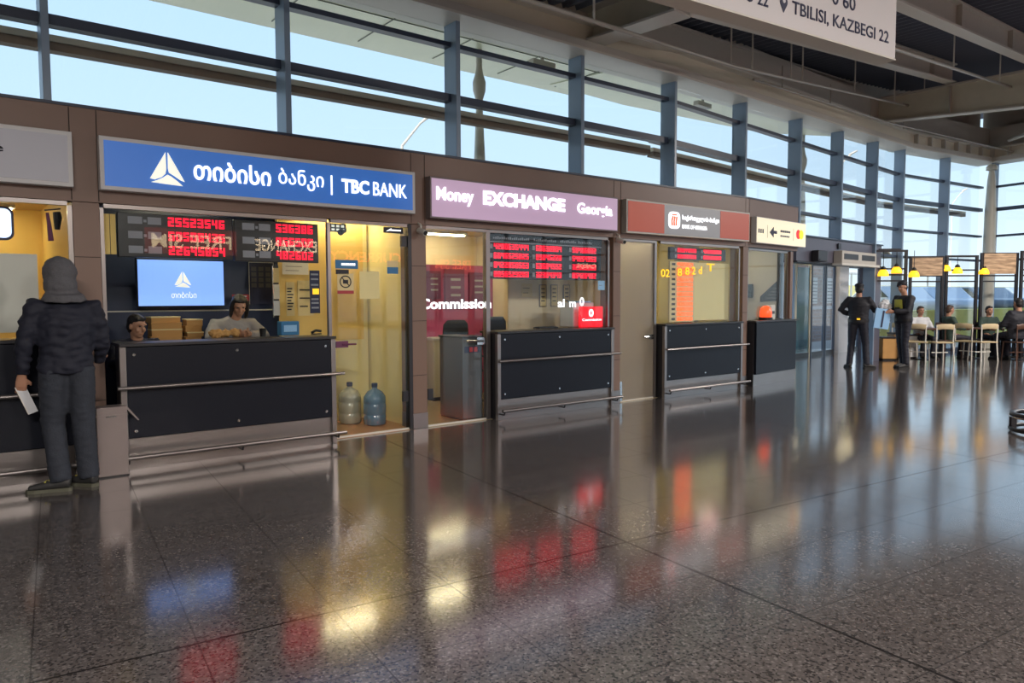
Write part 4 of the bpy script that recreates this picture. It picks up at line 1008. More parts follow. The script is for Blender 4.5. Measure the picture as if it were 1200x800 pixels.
t = thing('entrance_sign_box', 'long grey sensor box with vent slots over the sliding doors', 'operator', FB, 6.2, -0.08, 2.22)
MB().box(0, 1.9, -0.16, 0.02, 0.0, 0.26).build('housing', 'steel_paint', t, bevel=0.01); mb = MB(); mb.box(0.1, 0.85, -0.165, -0.16, 0.08, 0.2); mb.box(1.05, 1.8, -0.165, -0.16, 0.08, 0.2); mb.build('vent_slot', 'dark_metal', t)
MB().box(-0.1, 2.0, -0.20, 0.0, -0.05, 0.0).build('ledge', 'steel_light', t)
MB().box(0.15, 0.28, -0.02, 0.0, 0.3, 0.42).build('beacon', 'dark_metal', t)
# doors at the back of the recess
yd = 1.65
def slide_door(x0, x1, y, m='mullion', hgt=2.35):
    dn[0] += 1
    r = bpy.data.objects.new('door_%d' % dn[0], None); C.objects.link(r); r.location = FB.w(x0, y); r.rotation_euler = (0, 0, FB.rz); struct(r); L_ = x1 - x0
    MB().box(0.05, L_ - 0.05, 0.01, 0.02, 0.08, hgt - .05).build('glass_leaf', 'facade_glass', r, auto=False)
    MB().box(0, 0.06, 0, 0.05, 0, hgt).build('stile', m, r); MB().box(L_ - 0.06, L_, 0, 0.05, 0, hgt).build('stile', m, r)
    MB().box(0.06, L_ - 0.06, 0, 0.05, 0, 0.09).build('bottom_rail', 'dark_metal', r); MB().box(0.06, L_ - 0.06, 0, 0.05, hgt - .05, hgt).build('top_rail', m, r)
    return r
d5 = slide_door(7.0, 8.1, yd); d6 = slide_door(8.15, 9.0, yd, 'louvre_cream'); slide_door(9.05, 9.85, yd, 'transom'); slide_door(9.9, 10.5, yd, 'transom'); slide_door(11.15, 12.15, yd, 'transom')
MB().box(.1, .8, .022, .026, .1, 2.25).build('teal_film', 'teal_glass', d6, auto=False)
struct(MB().box(10.53, 11.12, yd - 0.1, yd + 0.1, 0, 2.55).build('trim_white_pier', 'white_pier', frame=FB))
struct(MB().box(12.2, 13.4, yd - 0.05, yd + 0.05, 0, 2.55).build('wall_vestibule_end', 'grey_lintel', frame=FB))
struct(MB().box(4.5, 13.4, yd - .02, yd + .08, 2.36, 2.62).build('wall_vestibule_header', 'grey_lintel', frame=FB))
struct(MB().box(4.45, 4.53, 0.2, yd, 0, 2.55).build('wall_vestibule_left', 'mullion', frame=FB))
o = struct(MB().box(11.0, 15.0, 3.3, 3.45, -0.14, 2.6).build('wall_brick_outside', 'brown_brick', frame=FB))
MB().box(11.0, 15.0, 3.27, 3.299, 1.12, 1.22).build('white_band', 'white_cloth', o); MB().box(11.0, 15.0, 3.25, 3.299, -0.14, 0.12).build('base_band', 'white_cloth', o)
for x in (11.6, 12.6, 13.8):
    sh = MB().box(x, x + 0.5, 3.27, 3.299, 1.3, 2.1).build('shutter', 'white_frame', o)
    for k in range(7): MB().box(x + .03, x + .47, 3.262, 3.27, 1.34 + .105*k, 1.37 + .105*k).build('louvre_slat', 'dark_metal', sh)
tube_light(9.6, 0.9, 'tube light on the ceiling of the entrance vestibule', frame=FB, z=2.615)  # added lamp, put in to brighten the white pier and the brick
t = thing('entrance_wall_lamp', 'small warm wall lamp on brick outside the entrance', 'lamp', FB, 12.35, 3.22, 2.2)
MB().ell((0, 0, 0), (0.05, 0.045, 0.06)).build('bulb', 'shade_yellow', t, smooth=True); MB().box(-0.03, 0.03, 0.03, 0.08, 0.03, 0.09).build('mount', 'dark_metal', t)

# ------------------------------------------------------------------ hanging sign
_pt = Vector((3.089, 6.0, 0)); FH = Frame(_pt.x, _pt.y, 58.2)
t = thing('hanging_sign', 'large white hanging sign with TBILISI, KAZBEGI 22', 'sign', FH, 0, 0, 3.424)
MB().box(-3.4, 0, 0, 0.14, 0, 0.95).build('sign_body', 'big_sign', t, bevel=0.004)
MB().box(-3.4, 0.004, -0.004, 0.144, -0.012, 0.0).build('bottom_edge', 'steel_light', t)
text('lettering', 'TBILISI, KAZBEGI 22', -1.285, 0.088, -0.001, 'navy_ink', t, width=1.185, height=0.105, depth=0.003, bold=0.008)
text('lettering', 'NO 22', -1.86, 0.092, -0.001, 'navy_ink', t, width=0.32, height=0.09, depth=0.003, bold=0.008)
text('lettering', '0 60', -0.83, 0.262, -0.001, 'navy_ink', t, width=0.285, height=0.10, depth=0.003, bold=0.008)
mb = MB(); mb.prism([(-1.377 + r_ * math.cos(a), .165 + r_ * math.sin(a)) for r_, a in [(.04, R(x)) for x in range(-30, 211, 20)]] + [(-1.377, .09)], -.004, 0); mb.build('map_pin', 'navy_ink', t, auto=False)
mb = MB(); mb.lathe([(.015, -.002), (.015, 0)], (-1.377, -.0045, .170), 14, 'Y').build('pin_hole', 'big_sign', t)
for x in (-3.0, -0.4): MB().tube([(x, 0.07, 0.95), (x, 0.07, 2.0)], 0.012, 8).build('suspension_rod', 'steel_paint', t)

# ------------------------------------------------------------------ rest of the hall (seen in reflections)
struct(MB().box(-12, 31, -18.2, -18, 0, 9).build('wall_rear', 'hall_wall'))
struct(MB().box(30.0, 30.2, -18, -9.5, 0, 9).build('wall_right', 'hall_wall'))
struct(MB().box(-12.3, -12.1, -25, 0.1, 0, 9).build('wall_hall_left', 'hall_wall', frame=FA))
def far_sign(label, s, x0, x1, z0, z1, face, letter, y=-13.2):
    """a lit sign on the far side of the hall that the shop glass mirrors"""
    cx = (x0 + x1) / 2; t = thing('lit_sign', label, 'sign', FA, cx, y, z0, rz=PI); w_ = x1 - x0
    MB().box(-w_/2 - 0.14, w_/2 + 0.14, 0, 0.12, -0.15, z1 - z0 + 0.15).build('box_body', face, t)
    text('lettering', s, 0, 0, -0.001, letter, t, width=w_, height=z1 - z0, depth=0.01, bold=0.015, align='C')
    for sx_ in (-w_/2, w_/2 - 0.06): MB().box(sx_, sx_ + 0.06, 0.03, 0.09, -z0, -0.15).build('support_post', 'dark_metal', t)
mat('neon_red_face', (0.25, 0.01, 0.01), 0.5, emit=(0.6, 0.04, 0.02), es=1.0)
mat('neon_cream', (1, 0.9, 0.7), 0.5, emit=(1.0, 0.72, 0.42), es=5)
mat('neon_red', (1, 0.2, 0.1), 0.5, emit=(1.0, 0.16, 0.06), es=6)
far_sign('red lit sign across the hall reflected reversed in the bank window', 'FREE SIM', -0.7, 1.3, 2.84, 3.2, 'neon_red_face', 'neon_cream')
far_sign('lit word EXCHANGE across the hall reflected at the right of the bank window', 'EXCHANGE', 1.95, 3.75, 2.84, 3.18, 'led_board', 'neon_cream')
far_sign('lit word CURRENCY across the hall reflected reversed in the bank door', 'CURRENCY', 4.15, 6.55, 2.62, 2.93, 'led_board', 'neon_red')
far_sign('second lit FREE SIM sign across the hall reflected in the exchange door', 'FREE SIM', 7.85, 9.25, 2.47, 2.78, 'neon_red_face', 'neon_red')
far_sign('lit word CARDS across the hall reflected in the red rate display', 'CARDS', 13.9, 14.9, 2.61, 2.80, 'led_board', 'neon_cream', y=-12.9)

for k, (lx, ly, lz) in enumerate(HALL_FILLS):  # made-up housings, out of view, for the added fill lamps
    t = thing('hall_light', ['long hall light fixture under the roof behind the viewer', 'long hall light fixture under the roof far behind the viewer', 'long hall light fixture under the roof right of the viewer', 'long hall light fixture under the roof nearest the cafe'][k], 'light', W0, lx, ly, lz)
    MB().box(-1.3, 1.3, -.28, .28, 0, .06).build('housing', 'white_frame', t)
    for x in (-1.1, 1.1): MB().tube([(x, 0, .06), (x, 0, .55)], .01, 6).build('hanger_rod', 'steel_light', t)

# ------------------------------------------------------------------ people
def fuse(mb, m, parent, name, voxel=0.014, smooth_it=6, wrinkle=0.0, wscale=9, label=None, cut=None):
    bmesh.ops.recalc_face_normals(mb.bm, faces=mb.bm.faces[:])
    me = bpy.data.meshes.new('t'); mb.bm.to_mesh(me); mb.bm.free()
    o = bpy.data.objects.new('t', me); C.objects.link(o)
    r = o.modifiers.new('r', 'REMESH'); r.mode = 'VOXEL'; r.voxel_size = voxel
    s = o.modifiers.new('s', 'SMOOTH'); s.factor = 0.5; s.iterations = smooth_it
    dg = bpy.context.evaluated_depsgraph_get(); dg.update()
    n = bpy.data.meshes.new_from_object(o.evaluated_get(dg)); bpy.data.objects.remove(o); bpy.data.meshes.remove(me)
    if wrinkle:
        nv = [v.normal.copy() for v in n.vertices]
        for v, nn in zip(n.vertices, nv):
            q = Vector((v.co.x * wscale, v.co.y * wscale, v.co.z * wscale * 1.9))
            v.co += nn * wrinkle * (abs(noise.noise(q)) * 2.2 - 0.6 + 0.4 * noise.noise(q * 2.3))
    n.materials.clear(); n.materials.append(MATS[m])
    for p in n.polygons: p.use_smooth = True
    n.name = name
    o = bpy.data.objects.new(name, n); C.objects.link(o)
    if parent: o.parent = parent
    if label: o['label'] = label
    return o
def V(*a): return Vector(a)
BASE = dict(pelvis=(0, 0, .95), waist=(0, 0, 1.10), chest=(0, -.01, 1.30), neck=(0, -.01, 1.47), head=(0, .02, 1.62),
            sl=(-.185, -.01, 1.41), sr=(.185, -.01, 1.41), el=(-.25, -.03, 1.13), er=(.25, -.03, 1.13), wl=(-.26, .06, .89), wr=(.26, .06, .89),
            hl=(-.09, 0, .93), hr=(.09, 0, .93), kl=(-.11, .02, .50), kr=(.11, .02, .50), al=(-.12, -.03, .09), ar=(.12, -.03, .09), tl=(-.15, .14, .03), tr=(.15, .14, .03))
def sit(zs=0.45, **k):
    d = zs - 0.85
    J = {a: (b[0], b[1], b[2] + d) for a, b in BASE.items()}
    J.update(kl=(-.13, .42, zs + .07), kr=(.13, .42, zs + .07), al=(-.13, .38, .09), ar=(.13, .38, .09), tl=(-.15, .55, .03), tr=(.15, .55, .03),
             hl=(-.09, 0, zs + .10), hr=(.09, 0, zs + .10), el=(-.26, .08, zs + .32), er=(.26, .08, zs + .32), wl=(-.16, .32, zs + .30), wr=(.16, .32, zs + .30))
    J.update(k); return J
def hand(mb, w, d, side, sc_=1.0, curl=0.35, up=None):
    """palm, four unequal bent fingers and a thumb from wrist w along d"""
    d = d.normalized(); ref = up or V(0, 1, 0)
    if abs(d.dot(ref)) > 0.9: ref = V(1, 0, 0)
    n = (ref - d * ref.dot(d)).normalized(); b = d.cross(n)          # b: across the palm, n: palm normal (curl side)
    mb.tube([w - d*.03, w + d*.03, w + d*.07, w + d*.095], [(.022, .026), (.018, .038), (.016, .042), (.013, .040)], 12, ref=n)
    for i, L_ in enumerate((.068, .078, .072, .056)):
        p = w + d*.088 + b * ((i - 1.5) * .021)
        q1 = p + (d + n*curl*.4).normalized() * L_*.45; q2 = q1 + (d*(1-curl*.5) + n*curl).normalized() * L_*.32; q3 = q2 + (d*(1-curl) + n*curl*1.5).normalized() * L_*.26
        mb.tube([p - d*.02, q1, q2, q3], [.0100, .0095, .0088, .007], 8)
    s = -1 if side == 'l' else 1
    p = w + d*.03 + b * (-s) * .034
    mb.tube([p - b*(-s)*.012, p + b*(-s)*.022 + d*.028 + n*.008, p + b*(-s)*.026 + d*.058 + n*.018], [.013, .011, .009], 8)
def person(label, frame, x, y, rz, J=None, scale=1.0, top='uniform', trouser='uniform_trouser', shoe='shoe', skin='skin', hair='hair_dark', group=None, z=0,
           bulk=1.0, voxel=0.014, hood=False, long_hair=False, yaw=0.0, nod=0.0, cap=None, puffy=0.0, hem=.86, belt=False, face=True, leg=1.0):
    J = {**BASE, **(J or {})}; P = {k: V(*v) for k, v in J.items()}
    t = thing('person', label, 'person', frame, x, y, z, rz=rz, group=group); t.scale = (scale,) * 3
    hc = P['head']; HR = Matrix.Rotation(yaw, 3, 'Z') @ Matrix.Rotation(nod, 3, 'X')
    def h(a, b, c): return hc + HR @ V(a, b, c)
    mb = MB()
    # head
    mb.ell(h(0, -.012, .025), (.074, .093, .092), 18, 14, HR); mb.ell(h(0, .018, -.045), (.054, .068, .070), 16, 12, HR)
    mb.ell(h(0, .052, -.085), (.028, .028, .024), 12, 8, HR)
    mb.tube([h(0, .082, .022), h(0, .106, -.018), h(0, .096, -.032)], [.009, .015, .011], 8)
    for s in (-1, 1):
        mb.ell(h(s*.030, .084, .036), (.022, .010, .008), 8, 6, HR); mb.ell(h(s*.074, -.005, -.004), (.012, .020, .032), 8, 8, HR); mb.ell(h(s*.036, .062, -.025), (.022, .018, .02), 8, 6, HR)
    mb.ell(h(0, .085, -.058), (.024, .010, .008), 8, 6, HR)
    mb.tube([h(0, -.02, -.05), P['neck'], P['chest'] + V(0, 0, .05)], [.055, .058, .07], 14)
    # slim trunk and limbs under the clothes
    mb.tube([P['pelvis'], P['waist'], P['chest'], P['neck'] - V(0, 0, .05)], [(.09, .14), (.085, .12), (.095, .15), (.06, .11)], 16, ref=(0, 1, 0))
    for s in 'lr':
        mb.tube([P['s' + s], P['e' + s], P['w' + s]], [.042, .034, .024], 12); mb.tube([P['chest'] + V(0, 0, .06), P['s' + s]], [.06, .05], 12)
        hand(mb, P['w' + s], J.get('hd' + s) and V(*J['hd' + s]) or (P['w' + s] - P['e' + s]), s, up=J.get('hn' + s) and V(*J['hn' + s]) or None)
        mb.tube([P['h' + s] + V(0, 0, .05), P['k' + s], P['a' + s]], [.075, .048, .034], 12); mb.tube([P['a' + s] - V(0, 0, .03), P['t' + s]], [.035, .025], 10)
    fuse(mb, skin, t, 'body', 0.0085 if voxel < 0.015 else 0.013, 3)
    if face:
        for s in (-1, 1):
            MB().ell(h(s*.029, .079, .018), (.0115, .009, .0065), 10, 8, HR).build('eye', 'ink', t, smooth=True)
    # top garment
    k = bulk; mb = MB(); hz = hem
    low = P['pelvis'] + V(0, 0, (hem - .95))
    mb.tube([low, P['pelvis'] + V(0, 0, .03), P['waist'], P['chest'], (P['chest'] + P['neck'])/2 + V(0, 0, .015), P['neck'] - V(0, 0, .005)],
            [(.115*k, .175*k), (.12*k, .178*k), (.118*k, .17*k), (.125*k, .195*k), (.105*k, .165*k), (.062, .072)], 22, ref=(0, 1, 0))
    for s in 'lr':
        S, E, Wr = P['s' + s], P['e' + s], P['w' + s]; m1 = S.lerp(E, .5); m2 = E.lerp(Wr, .5)
        mb.tube([P['chest'] + V(0, 0, .07), S - V(0, 0, .01), m1, E, m2, E.lerp(Wr, .97)], [.075*k, .075*k, .064*k, .056*k, .052*k, .042*k], 14)
    fuse(mb, top, t, 'jacket', voxel, 5, wrinkle=0.006 + puffy, wscale=8)
    if hem > .8 and belt:
        MB().tube([P['pelvis'] + V(0, 0, .0), P['pelvis'] + V(0, 0, .05)], [(.125*k, .183*k)] * 2, 22, ref=(0, 1, 0)).build('belt', 'black_plastic', t)
    # trousers
    mb = MB()
    mb.tube([P['pelvis'] + V(0, 0, .06), P['pelvis'] - V(0, 0, .04)], [(.108, .158), (.115, .165)], 18, ref=(0, 1, 0))
    for s in 'lr':
        H, K, A_ = P['h' + s], P['k' + s], P['a' + s]
        mb.tube([H + V(0, 0, .02), H.lerp(K, .25), K, K.lerp(A_, .5), A_ + V(0, 0, -.02)], [.098*k**.5, .092*leg**.5, .070*leg, .066*leg, .064*leg], 16)
    fuse(mb, trouser, t, 'trousers', voxel, 4, wrinkle=0.005, wscale=11)
    for s in 'lr':
        A_, T = P['a' + s], P['t' + s]; d = (T - A_); d.z = 0; d.normalize(); z0 = min(T.z, .03) - .03
        mb = MB(); mb.tube([A_ - d*.065 + V(0, 0, -.03), A_ + V(0, 0, -.02), A_ + d*.08 + V(0, 0, -.038), V(T.x, T.y, z0 + .035) + d*.03], [(.040, .036), (.052, .040), (.036, .044), (.022, .036)], 14, ref=(0, 0, 1))
        sh = fuse(mb, shoe, t, 'shoe', .010, 4)
        c0 = A_ - d*.075; c1 = V(T.x, T.y, 0) + d*.05; b = V(-d.y, d.x, 0); poly = []
        for (u_, w_) in ((0, .02), (.06, .036), (.5, .034), (.78, .046), (.93, .038), (1, .012), (1, -.012), (.93, -.038), (.78, -.046), (.5, -.034), (.06, -.036), (0, -.02)):
            q = V(c0.x, c0.y, 0).lerp(V(c1.x, c1.y, 0), u_) + b * w_; poly.append((q.x, q.y))
        MB().prism(poly, z0, z0 + .025, 'XY').build('sole', 'shoe_sole' if shoe == 'sneaker' or shoe == 'shoe' and hood else 'rubber', sh, auto=False)
        if hood: 
            q = A_ + d*.07 + V(0, 0, .004); MB().tube([q - b*.03, q + b*.03 - V(0, 0, .0)], .006, 6).tube([q - b*.028 + d*.03 - V(0, 0, .012), q + b*.028 + d*.03 - V(0, 0, .012)], .006, 6).build('laces', 'lace', sh)
    # hair / hood / cap
    if hood:
        mb = MB(); mb.ell(h(0, -.025, .022), (.118, .128, .130), 20, 14, HR); mb.ell(h(0, -.03, -.08), (.118, .115, .10), 18, 12, HR)
        mb.tube([P['neck'] + V(0, -.02, -.01), P['neck'] + V(0, -.03, .05)], [(.12, .16), (.11, .13)], 18, ref=(0, 1, 0))
        fuse(mb, 'hood_grey', t, 'hood', .012, 5, wrinkle=.006, wscale=14)
    else:
        mb = MB(); mb.ell(h(0, -.028, .043), (.082, .090, .085), 20, 14, HR); mb.ell(h(0, -.05, -.01), (.078, .065, .085), 16, 12, HR)
        mb.ell(h(0, .035, .085), (.06, .045, .03), 14, 8, HR)
        if long_hair:
            for s in (-1, 1): mb.tube([h(s*.03, .01, .10), h(s*.075, .01, .04), h(s*.086, .005, -.04), h(s*.082, .0, -.12), h(s*.07, -.01, -.17)], [.03, .03, .026, .024, .014], 10)
            mb.tube([h(0, -.06, .05), h(0, -.075, -.08), h(0, -.08, -.18)], [(.05, .07), (.04, .075), (.02, .06)], 14, ref=(0, 1, 0))
        fuse(mb, hair, t, 'hair', .011, 4, wrinkle=.004, wscale=30)
        if cap:
            MB().ell(h(0, -.02, .075), (.09, .105, .055), 20, 10, HR).tube([h(-.05, .07, .062), h(0, .135, .05), h(.05, .07, .062)], [(.012, .008), (.012, .03), (.012, .008)], 8).build('cap', cap, t, smooth=True)
    return t, P

# customer seen from behind
J = dict(sl=(-.20, 0, 1.42), sr=(.20, 0, 1.42), el=(-.27, -.02, 1.14), er=(.25, .03, 1.14), wl=(-.29, .04, .90), wr=(.24, .20, .98), kl=(-.10, .05, .50), kr=(.10, .01, .50),
         al=(-.07, -.05, .09), ar=(.12, -.0, .09), tl=(-.25, .0, .03), tr=(-.0, .13, .03), head=(-.02, .06, 1.65), hdr=(0, .8, .5))
cust, CP = person('customer in dark navy jacket and grey hood standing with back turned', W0, -3.55, 5.80, R(34), J, 1.03, top='navy_jacket', trouser='jeans', shoe='shoe', hood=True, bulk=1.08, puffy=.009, hem=.90, leg=1.2, nod=R(-12), face=True)
p_ = cust.matrix_basis @ (CP['wl'] + V(-.01, .03, -.10))
t = tag(bpy.data.objects.new('folded_paper', None), 'folded white paper in the hooded customer\'s left hand', 'paper'); C.objects.link(t); t.location = p_; t.rotation_euler = (R(8), R(-20), R(34))
MB().box(-.035, .035, -.004, .004, -.22, .02).build('sheet', 'white_cloth', t); MB().box(-.036, -.028, -.006, .006, -.22, .02).build('fold', 'paper', t)

# tellers
J = sit(.62, head=(0, .12, 1.30), neck=(0, .08, 1.18), chest=(0, .04, 1.02), sl=(-.18, .04, 1.12), sr=(.18, .04, 1.12), el=(-.24, .16, .93), er=(.24, .16, .93), wl=(-.14, .34, .98), wr=(.14, .34, .98))
person('young teller with short dark hair, face just above the bank counter', FA, -3.50, 0.72, R(180), J, .96, top='navy_jacket', trouser='jeans', skin='skin', nod=R(-12), yaw=R(25))
def stool(x, y, frame, label, h=0.5):
    t = thing('stool', label, 'stool', frame, x, y)
    MB().lathe([(0.16, h - .06), (0.18, h - .05), (0.18, h - .01), (0.15, h)], seg=24).build('seat', 'chair_fabric', t)
    MB().tube([(0, 0, .03), (0, 0, h - .06)], .025, 10).build('post', 'chrome', t); MB().lathe([(0.2, 0), (0.2, .015), (0.03, .04)], seg=24).build('base', 'chrome', t)
stool(-3.50, 0.72, FA, 'stool under the short haired teller', .60); stool(-2.50, .95, FA, 'stool under the grey hooded teller', .66)
J = sit(.70, head=(-.02, .26, 1.50), neck=(0, .18, 1.37), chest=(.02, .10, 1.20), waist=(.02, .04, 1.0), sl=(-.20, .12, 1.29), sr=(.20, .08, 1.29), el=(-.30, .26, 1.14), er=(.30, .22, 1.13), wl=(-.06, .46, 1.19), wr=(.08, .46, 1.18), kl=(-.13, .25, .6), kr=(.13, .25, .6), al=(-.13, .2, .2), ar=(.13, .2, .2), tl=(-.14, .30, .15), tr=(.14, .30, .15))
person('teller with long dark hair in a light grey hoodie leaning on the counter', FA, -2.50, 0.95, R(180), J, .96, top='hoodie_light', trouser='jeans', skin='skin', long_hair=True, bulk=1.12, nod=R(-28), yaw=R(-8))
t = thing('wrapped_snack', 'crumpled orange paper bundle on the counter by the hooded teller', 'bundle', FA, -2.86, .26, 1.126)
fuse(MB().ell((0, 0, .045), (.07, .05, .045)).ell((.10, .02, .04), (.06, .05, .04)).ell((.19, 0, .045), (.05, .045, .045)), 'cardboard', t, 'wrapping', .010, 2, wrinkle=.012, wscale=30)
# person behind the last booth counter (only a dark shoulder shows)
J = sit(.55)
person('person in dark clothes mostly hidden behind the last brown column', FS, .38, .80, R(180), J, .95, top='uniform', voxel=.02)

# officers
J = dict(el=(-.34, -.04, 1.20), wl=(-.20, .10, 1.10), er=(.30, .10, 1.18), wr=(.27, .36, 1.20), hl=(-.10, 0, .93), kl=(-.12, .03, .50), al=(-.15, -.03, .09), tl=(-.22, .11, .03), kr=(.14, .03, .50), ar=(.17, -.03, .09), tr=(.30, .09, .03), hdl=(.8, .2, -.3))
off1, OP = person('left officer in dark uniform seen from behind with hand on hip', W0, 7.33, 15.45, R(-28), J, 1.03, bulk=1.1, hem=.90, belt=True, voxel=.016, cap='uniform')
MB().box(-.02, .04, -.205, -.19, 1.0, 1.03).build('badge', 'amber', off1)
J = dict(er=(.26, .02, 1.15), wr=(.20, .30, 1.13), el=(-.22, .12, 1.15), wl=(-.10, .34, 1.14), kl=(-.08, .03, .50), al=(-.10, 0, .09), tl=(-.10, .17, .03), ar=(.10, -.12, .09), kr=(.08, -.02, .5), tr=(.10, .06, .03), head=(0, .05, 1.63))
off2, OP2 = person('right officer in dark jacket with yellow chest panel facing the other officer', W0, 8.28, 15.45, R(105), J, 1.05, bulk=1.1, hem=.90, belt=True, voxel=.016, cap='uniform', nod=R(-14), yaw=R(12))
MB().tube([(-.0, .128, 1.20), (0, .138, 1.38)], [(.02, .11), (.02, .10)], 12, ref=(0, 1, 0)).build('chest_panel', 'vest_yellow', off2)
MB().box(-.06, .06, .150, .160, 1.20, 1.225).build('vest_text_band', 'ink', off2)
t = thing('blue_folder', 'light blue folder hanging between the two officers', 'folder', W0, 7.74, 15.30, .84)
MB().box(-.15, .17, -.02, .02, 0, .42, rot=Matrix.Rotation(R(8), 3, 'Y')).build('cover', 'light_blue', t, bevel=.004)
MB().box(.0, .03, -.03, -.021, .03, .38, rot=Matrix.Rotation(R(8), 3, 'Y')).build('spine_band', 'navy_ink', t)
t = thing('white_bag', 'white plastic bag held up between the two officers', 'bag', W0, 7.95, 15.55, .95)
fuse(MB().tube([(0, 0, .50), (-.02, 0, .40), (.0, 0, .20), (.04, 0, 0)], [(.03, .05), (.06, .14), (.07, .13), (.04, .05)], 14, ref=(0, 1, 0)), 'white_cloth', t, 'bag_body', .014, 2, wrinkle=.02, wscale=14)
MB().box(-.09, .02, -.09, .02, .0, .18, rot=Matrix.Rotation(R(20), 3, 'Y')).build('dark_print', 'black_plastic', t)
# boxes standing behind the officers
for k, (x, w_, h_, m_) in enumerate(((8.95, .34, .52, 'cardboard'), (9.36, .30, .60, 'wood_panel'), (9.75, .30, .55, 'white_frame'))):
    t = thing('waste_container', ['brown cabinet box on the floor behind the two officers, leftmost', 'brown cabinet box on the floor behind the two officers, middle', 'pale box on the floor behind the right officer'][k], 'box', W0, x, 17.4 + .35*k if k < 2 else 17.9, 0)
    MB().box(-w_/2, w_/2, -.15, .15, .04, h_).build('body', m_, t, bevel=.006); MB().box(-w_/2 - .01, w_/2 + .01, -.16, .16, h_, h_ + .04).build('lid', 'dark_metal', t); MB().box(-w_/2 + .02, w_/2 - .02, -.13, .13, 0, .04).build('base', 'black_plastic', t)

# ------------------------------------------------------------------ cafe
def cafe_frame(x0, x1, y, label, panel=None, zt=2.55, rails=(2.16, 2.02, 1.98 - .10), depth=1.0):
    x0 *= y / 18.3; x1 *= y / 18.3
    t = thing('cafe_pergola', label, 'frame', W0, x0, y); L_ = x1 - x0
    for x in (0, L_):
        MB().box(x - .03, x + .03, -.03, .03, 0, zt).build('post', 'dark_metal', t, bevel=.003)
    MB().box(.03, L_ - .03, -.025, .025, zt - .05, zt).build('top_rail', 'dark_metal', t)
    for z in rails: MB().box(.03, L_ - .03, -.015, .015, z - .02, z + .015).build('cross_rail', 'dark_metal', t)
    if panel:
        a, b, z0, z1 = panel; o = MB().box(a, b, -.045, -.026, z0, z1).build('wood_board', 'cafe_boards', t, auto=False)
    return t
cafe_frame(9.03, 9.83, 17.15, 'leftmost black steel cafe frame beside the entrance', zt=2.60)
cafe_frame(9.95, 10.75, 18.05, 'black cafe frame with the left wooden board', panel=(.02, .76, 2.02, 2.46), zt=2.50)
cafe_frame(10.85, 11.60, 18.1, 'black cafe frame holding two yellow lamps', zt=2.52)
cafe_frame(11.72, 12.60, 18.1, 'black cafe frame with right wooden board', panel=(.03, .82, 2.06, 2.56), zt=2.58)
cafe_frame(12.72, 14.3, 18.0, 'black cafe frame at the right edge with a brown board', panel=(.06, 1.2, 1.98, 2.16), zt=2.62)
def pend(x, y, z, label, top):
    x *= .975
    t = thing('pendant_lamp', label, 'lamp', W0, x, y, z)
    MB().lathe([(.115, 0), (.12, .03), (.10, .10), (.06, .15), (.03, .17)], seg=20).build('lamp_shade', 'shade_yellow', t, smooth=True)
    MB().lathe([(.06, .15), (.05, .2), (.015, .23)], seg=16).build('shade_cap', 'dark_shade', t, smooth=True)
    MB().tube([(0, 0, .23), (0, 0, .30), (.05, .05, .35), (.05, .10, .34)] if 0 else [(0, 0, .22), (0, 0, top - z)], .008, 6).build('cord', 'dark_metal', t)
pend(8.78, 16.9, 1.98, 'leftmost yellow cafe lamp above the left officer', 2.58); pend(9.20, 17.1, 2.05, 'big yellow cafe lamp left of the right officer head', 2.58); pend(9.62, 17.1, 1.96, 'yellow cafe lamp just right of the right officer head', 2.58)
pend(10.98, 18.1, 2.13, 'left of the two yellow lamps between the wooden boards', 2.5); pend(11.28, 18.1, 2.07, 'right of the two yellow lamps between the wooden boards', 2.5); pend(11.95, 18.1, 2.05, 'yellow lamp half behind the post left of the right wooden board', 2.54)
MB().box(8.45, 8.95, 16.88, 16.92, 2.58, 2.61).build('lamp_rail', 'dark_metal', bpy.data.objects['cafe_pergola'] if 0 else None).name = 'trim_lamp_rail'
struct(bpy.data.objects['trim_lamp_rail'])

def cafe_chair(x, y, rz, label, m='rattan', g='rattan cafe chairs around the far tables', proto=[None, None]):
    i = 0 if m == 'rattan' else 1
    if proto[i] is None:
        t = thing('cafe_chair', label, 'chair', W0, x, y, 0, rz=rz, group=g)
        MB().box(-.21, .21, -.21, .21, .43, .46).build('seat', m, t, bevel=.01)
        MB().tube([(-.20, -.20, .80), (-.1, -.235, .82), (.1, -.235, .82), (.20, -.20, .80)], [(.06, .012)] * 4, 8, ref=(0, 0, 1)).build('backrest', m, t)
        for sx_ in (-1, 1):
            MB().tube([(sx_*.20, -.20, .84), (sx_*.19, -.19, .44), (sx_*.21, -.22, 0)], .014, 8).build('leg', 'paper' if i == 0 else 'dark_wood', t)
            MB().tube([(sx_*.19, .19, .44), (sx_*.21, .21, 0)], .014, 8).build('leg', 'paper' if i == 0 else 'dark_wood', t)
        MB().box(-.19, .19, -.01, .01, .20, .22).build('stretcher', 'paper' if i == 0 else 'dark_wood', t)
        proto[i] = t; return t
    return dup(proto[i], W0.w(x, y), rz, label, g)
def cafe_table(x, y, label, m='dark_wood', first=[None]):
    if first[0] is None:
        t = thing('cafe_table', label, 'table', W0, x, y, 0, group='round dark cafe tables')
        MB().lathe([(.33, .72), (.35, .73), (.35, .75), (.34, .755)], seg=28).build('tabletop', m, t); MB().tube([(0, 0, .03), (0, 0, .72)], .03, 10).build('pedestal', 'dark_metal', t); MB().lathe([(.22, 0), (.22, .015), (.03, .04)], seg=24).build('base', 'dark_metal', t)
        first[0] = t; return t
    return dup(first[0], W0.w(x, y), 0, label)
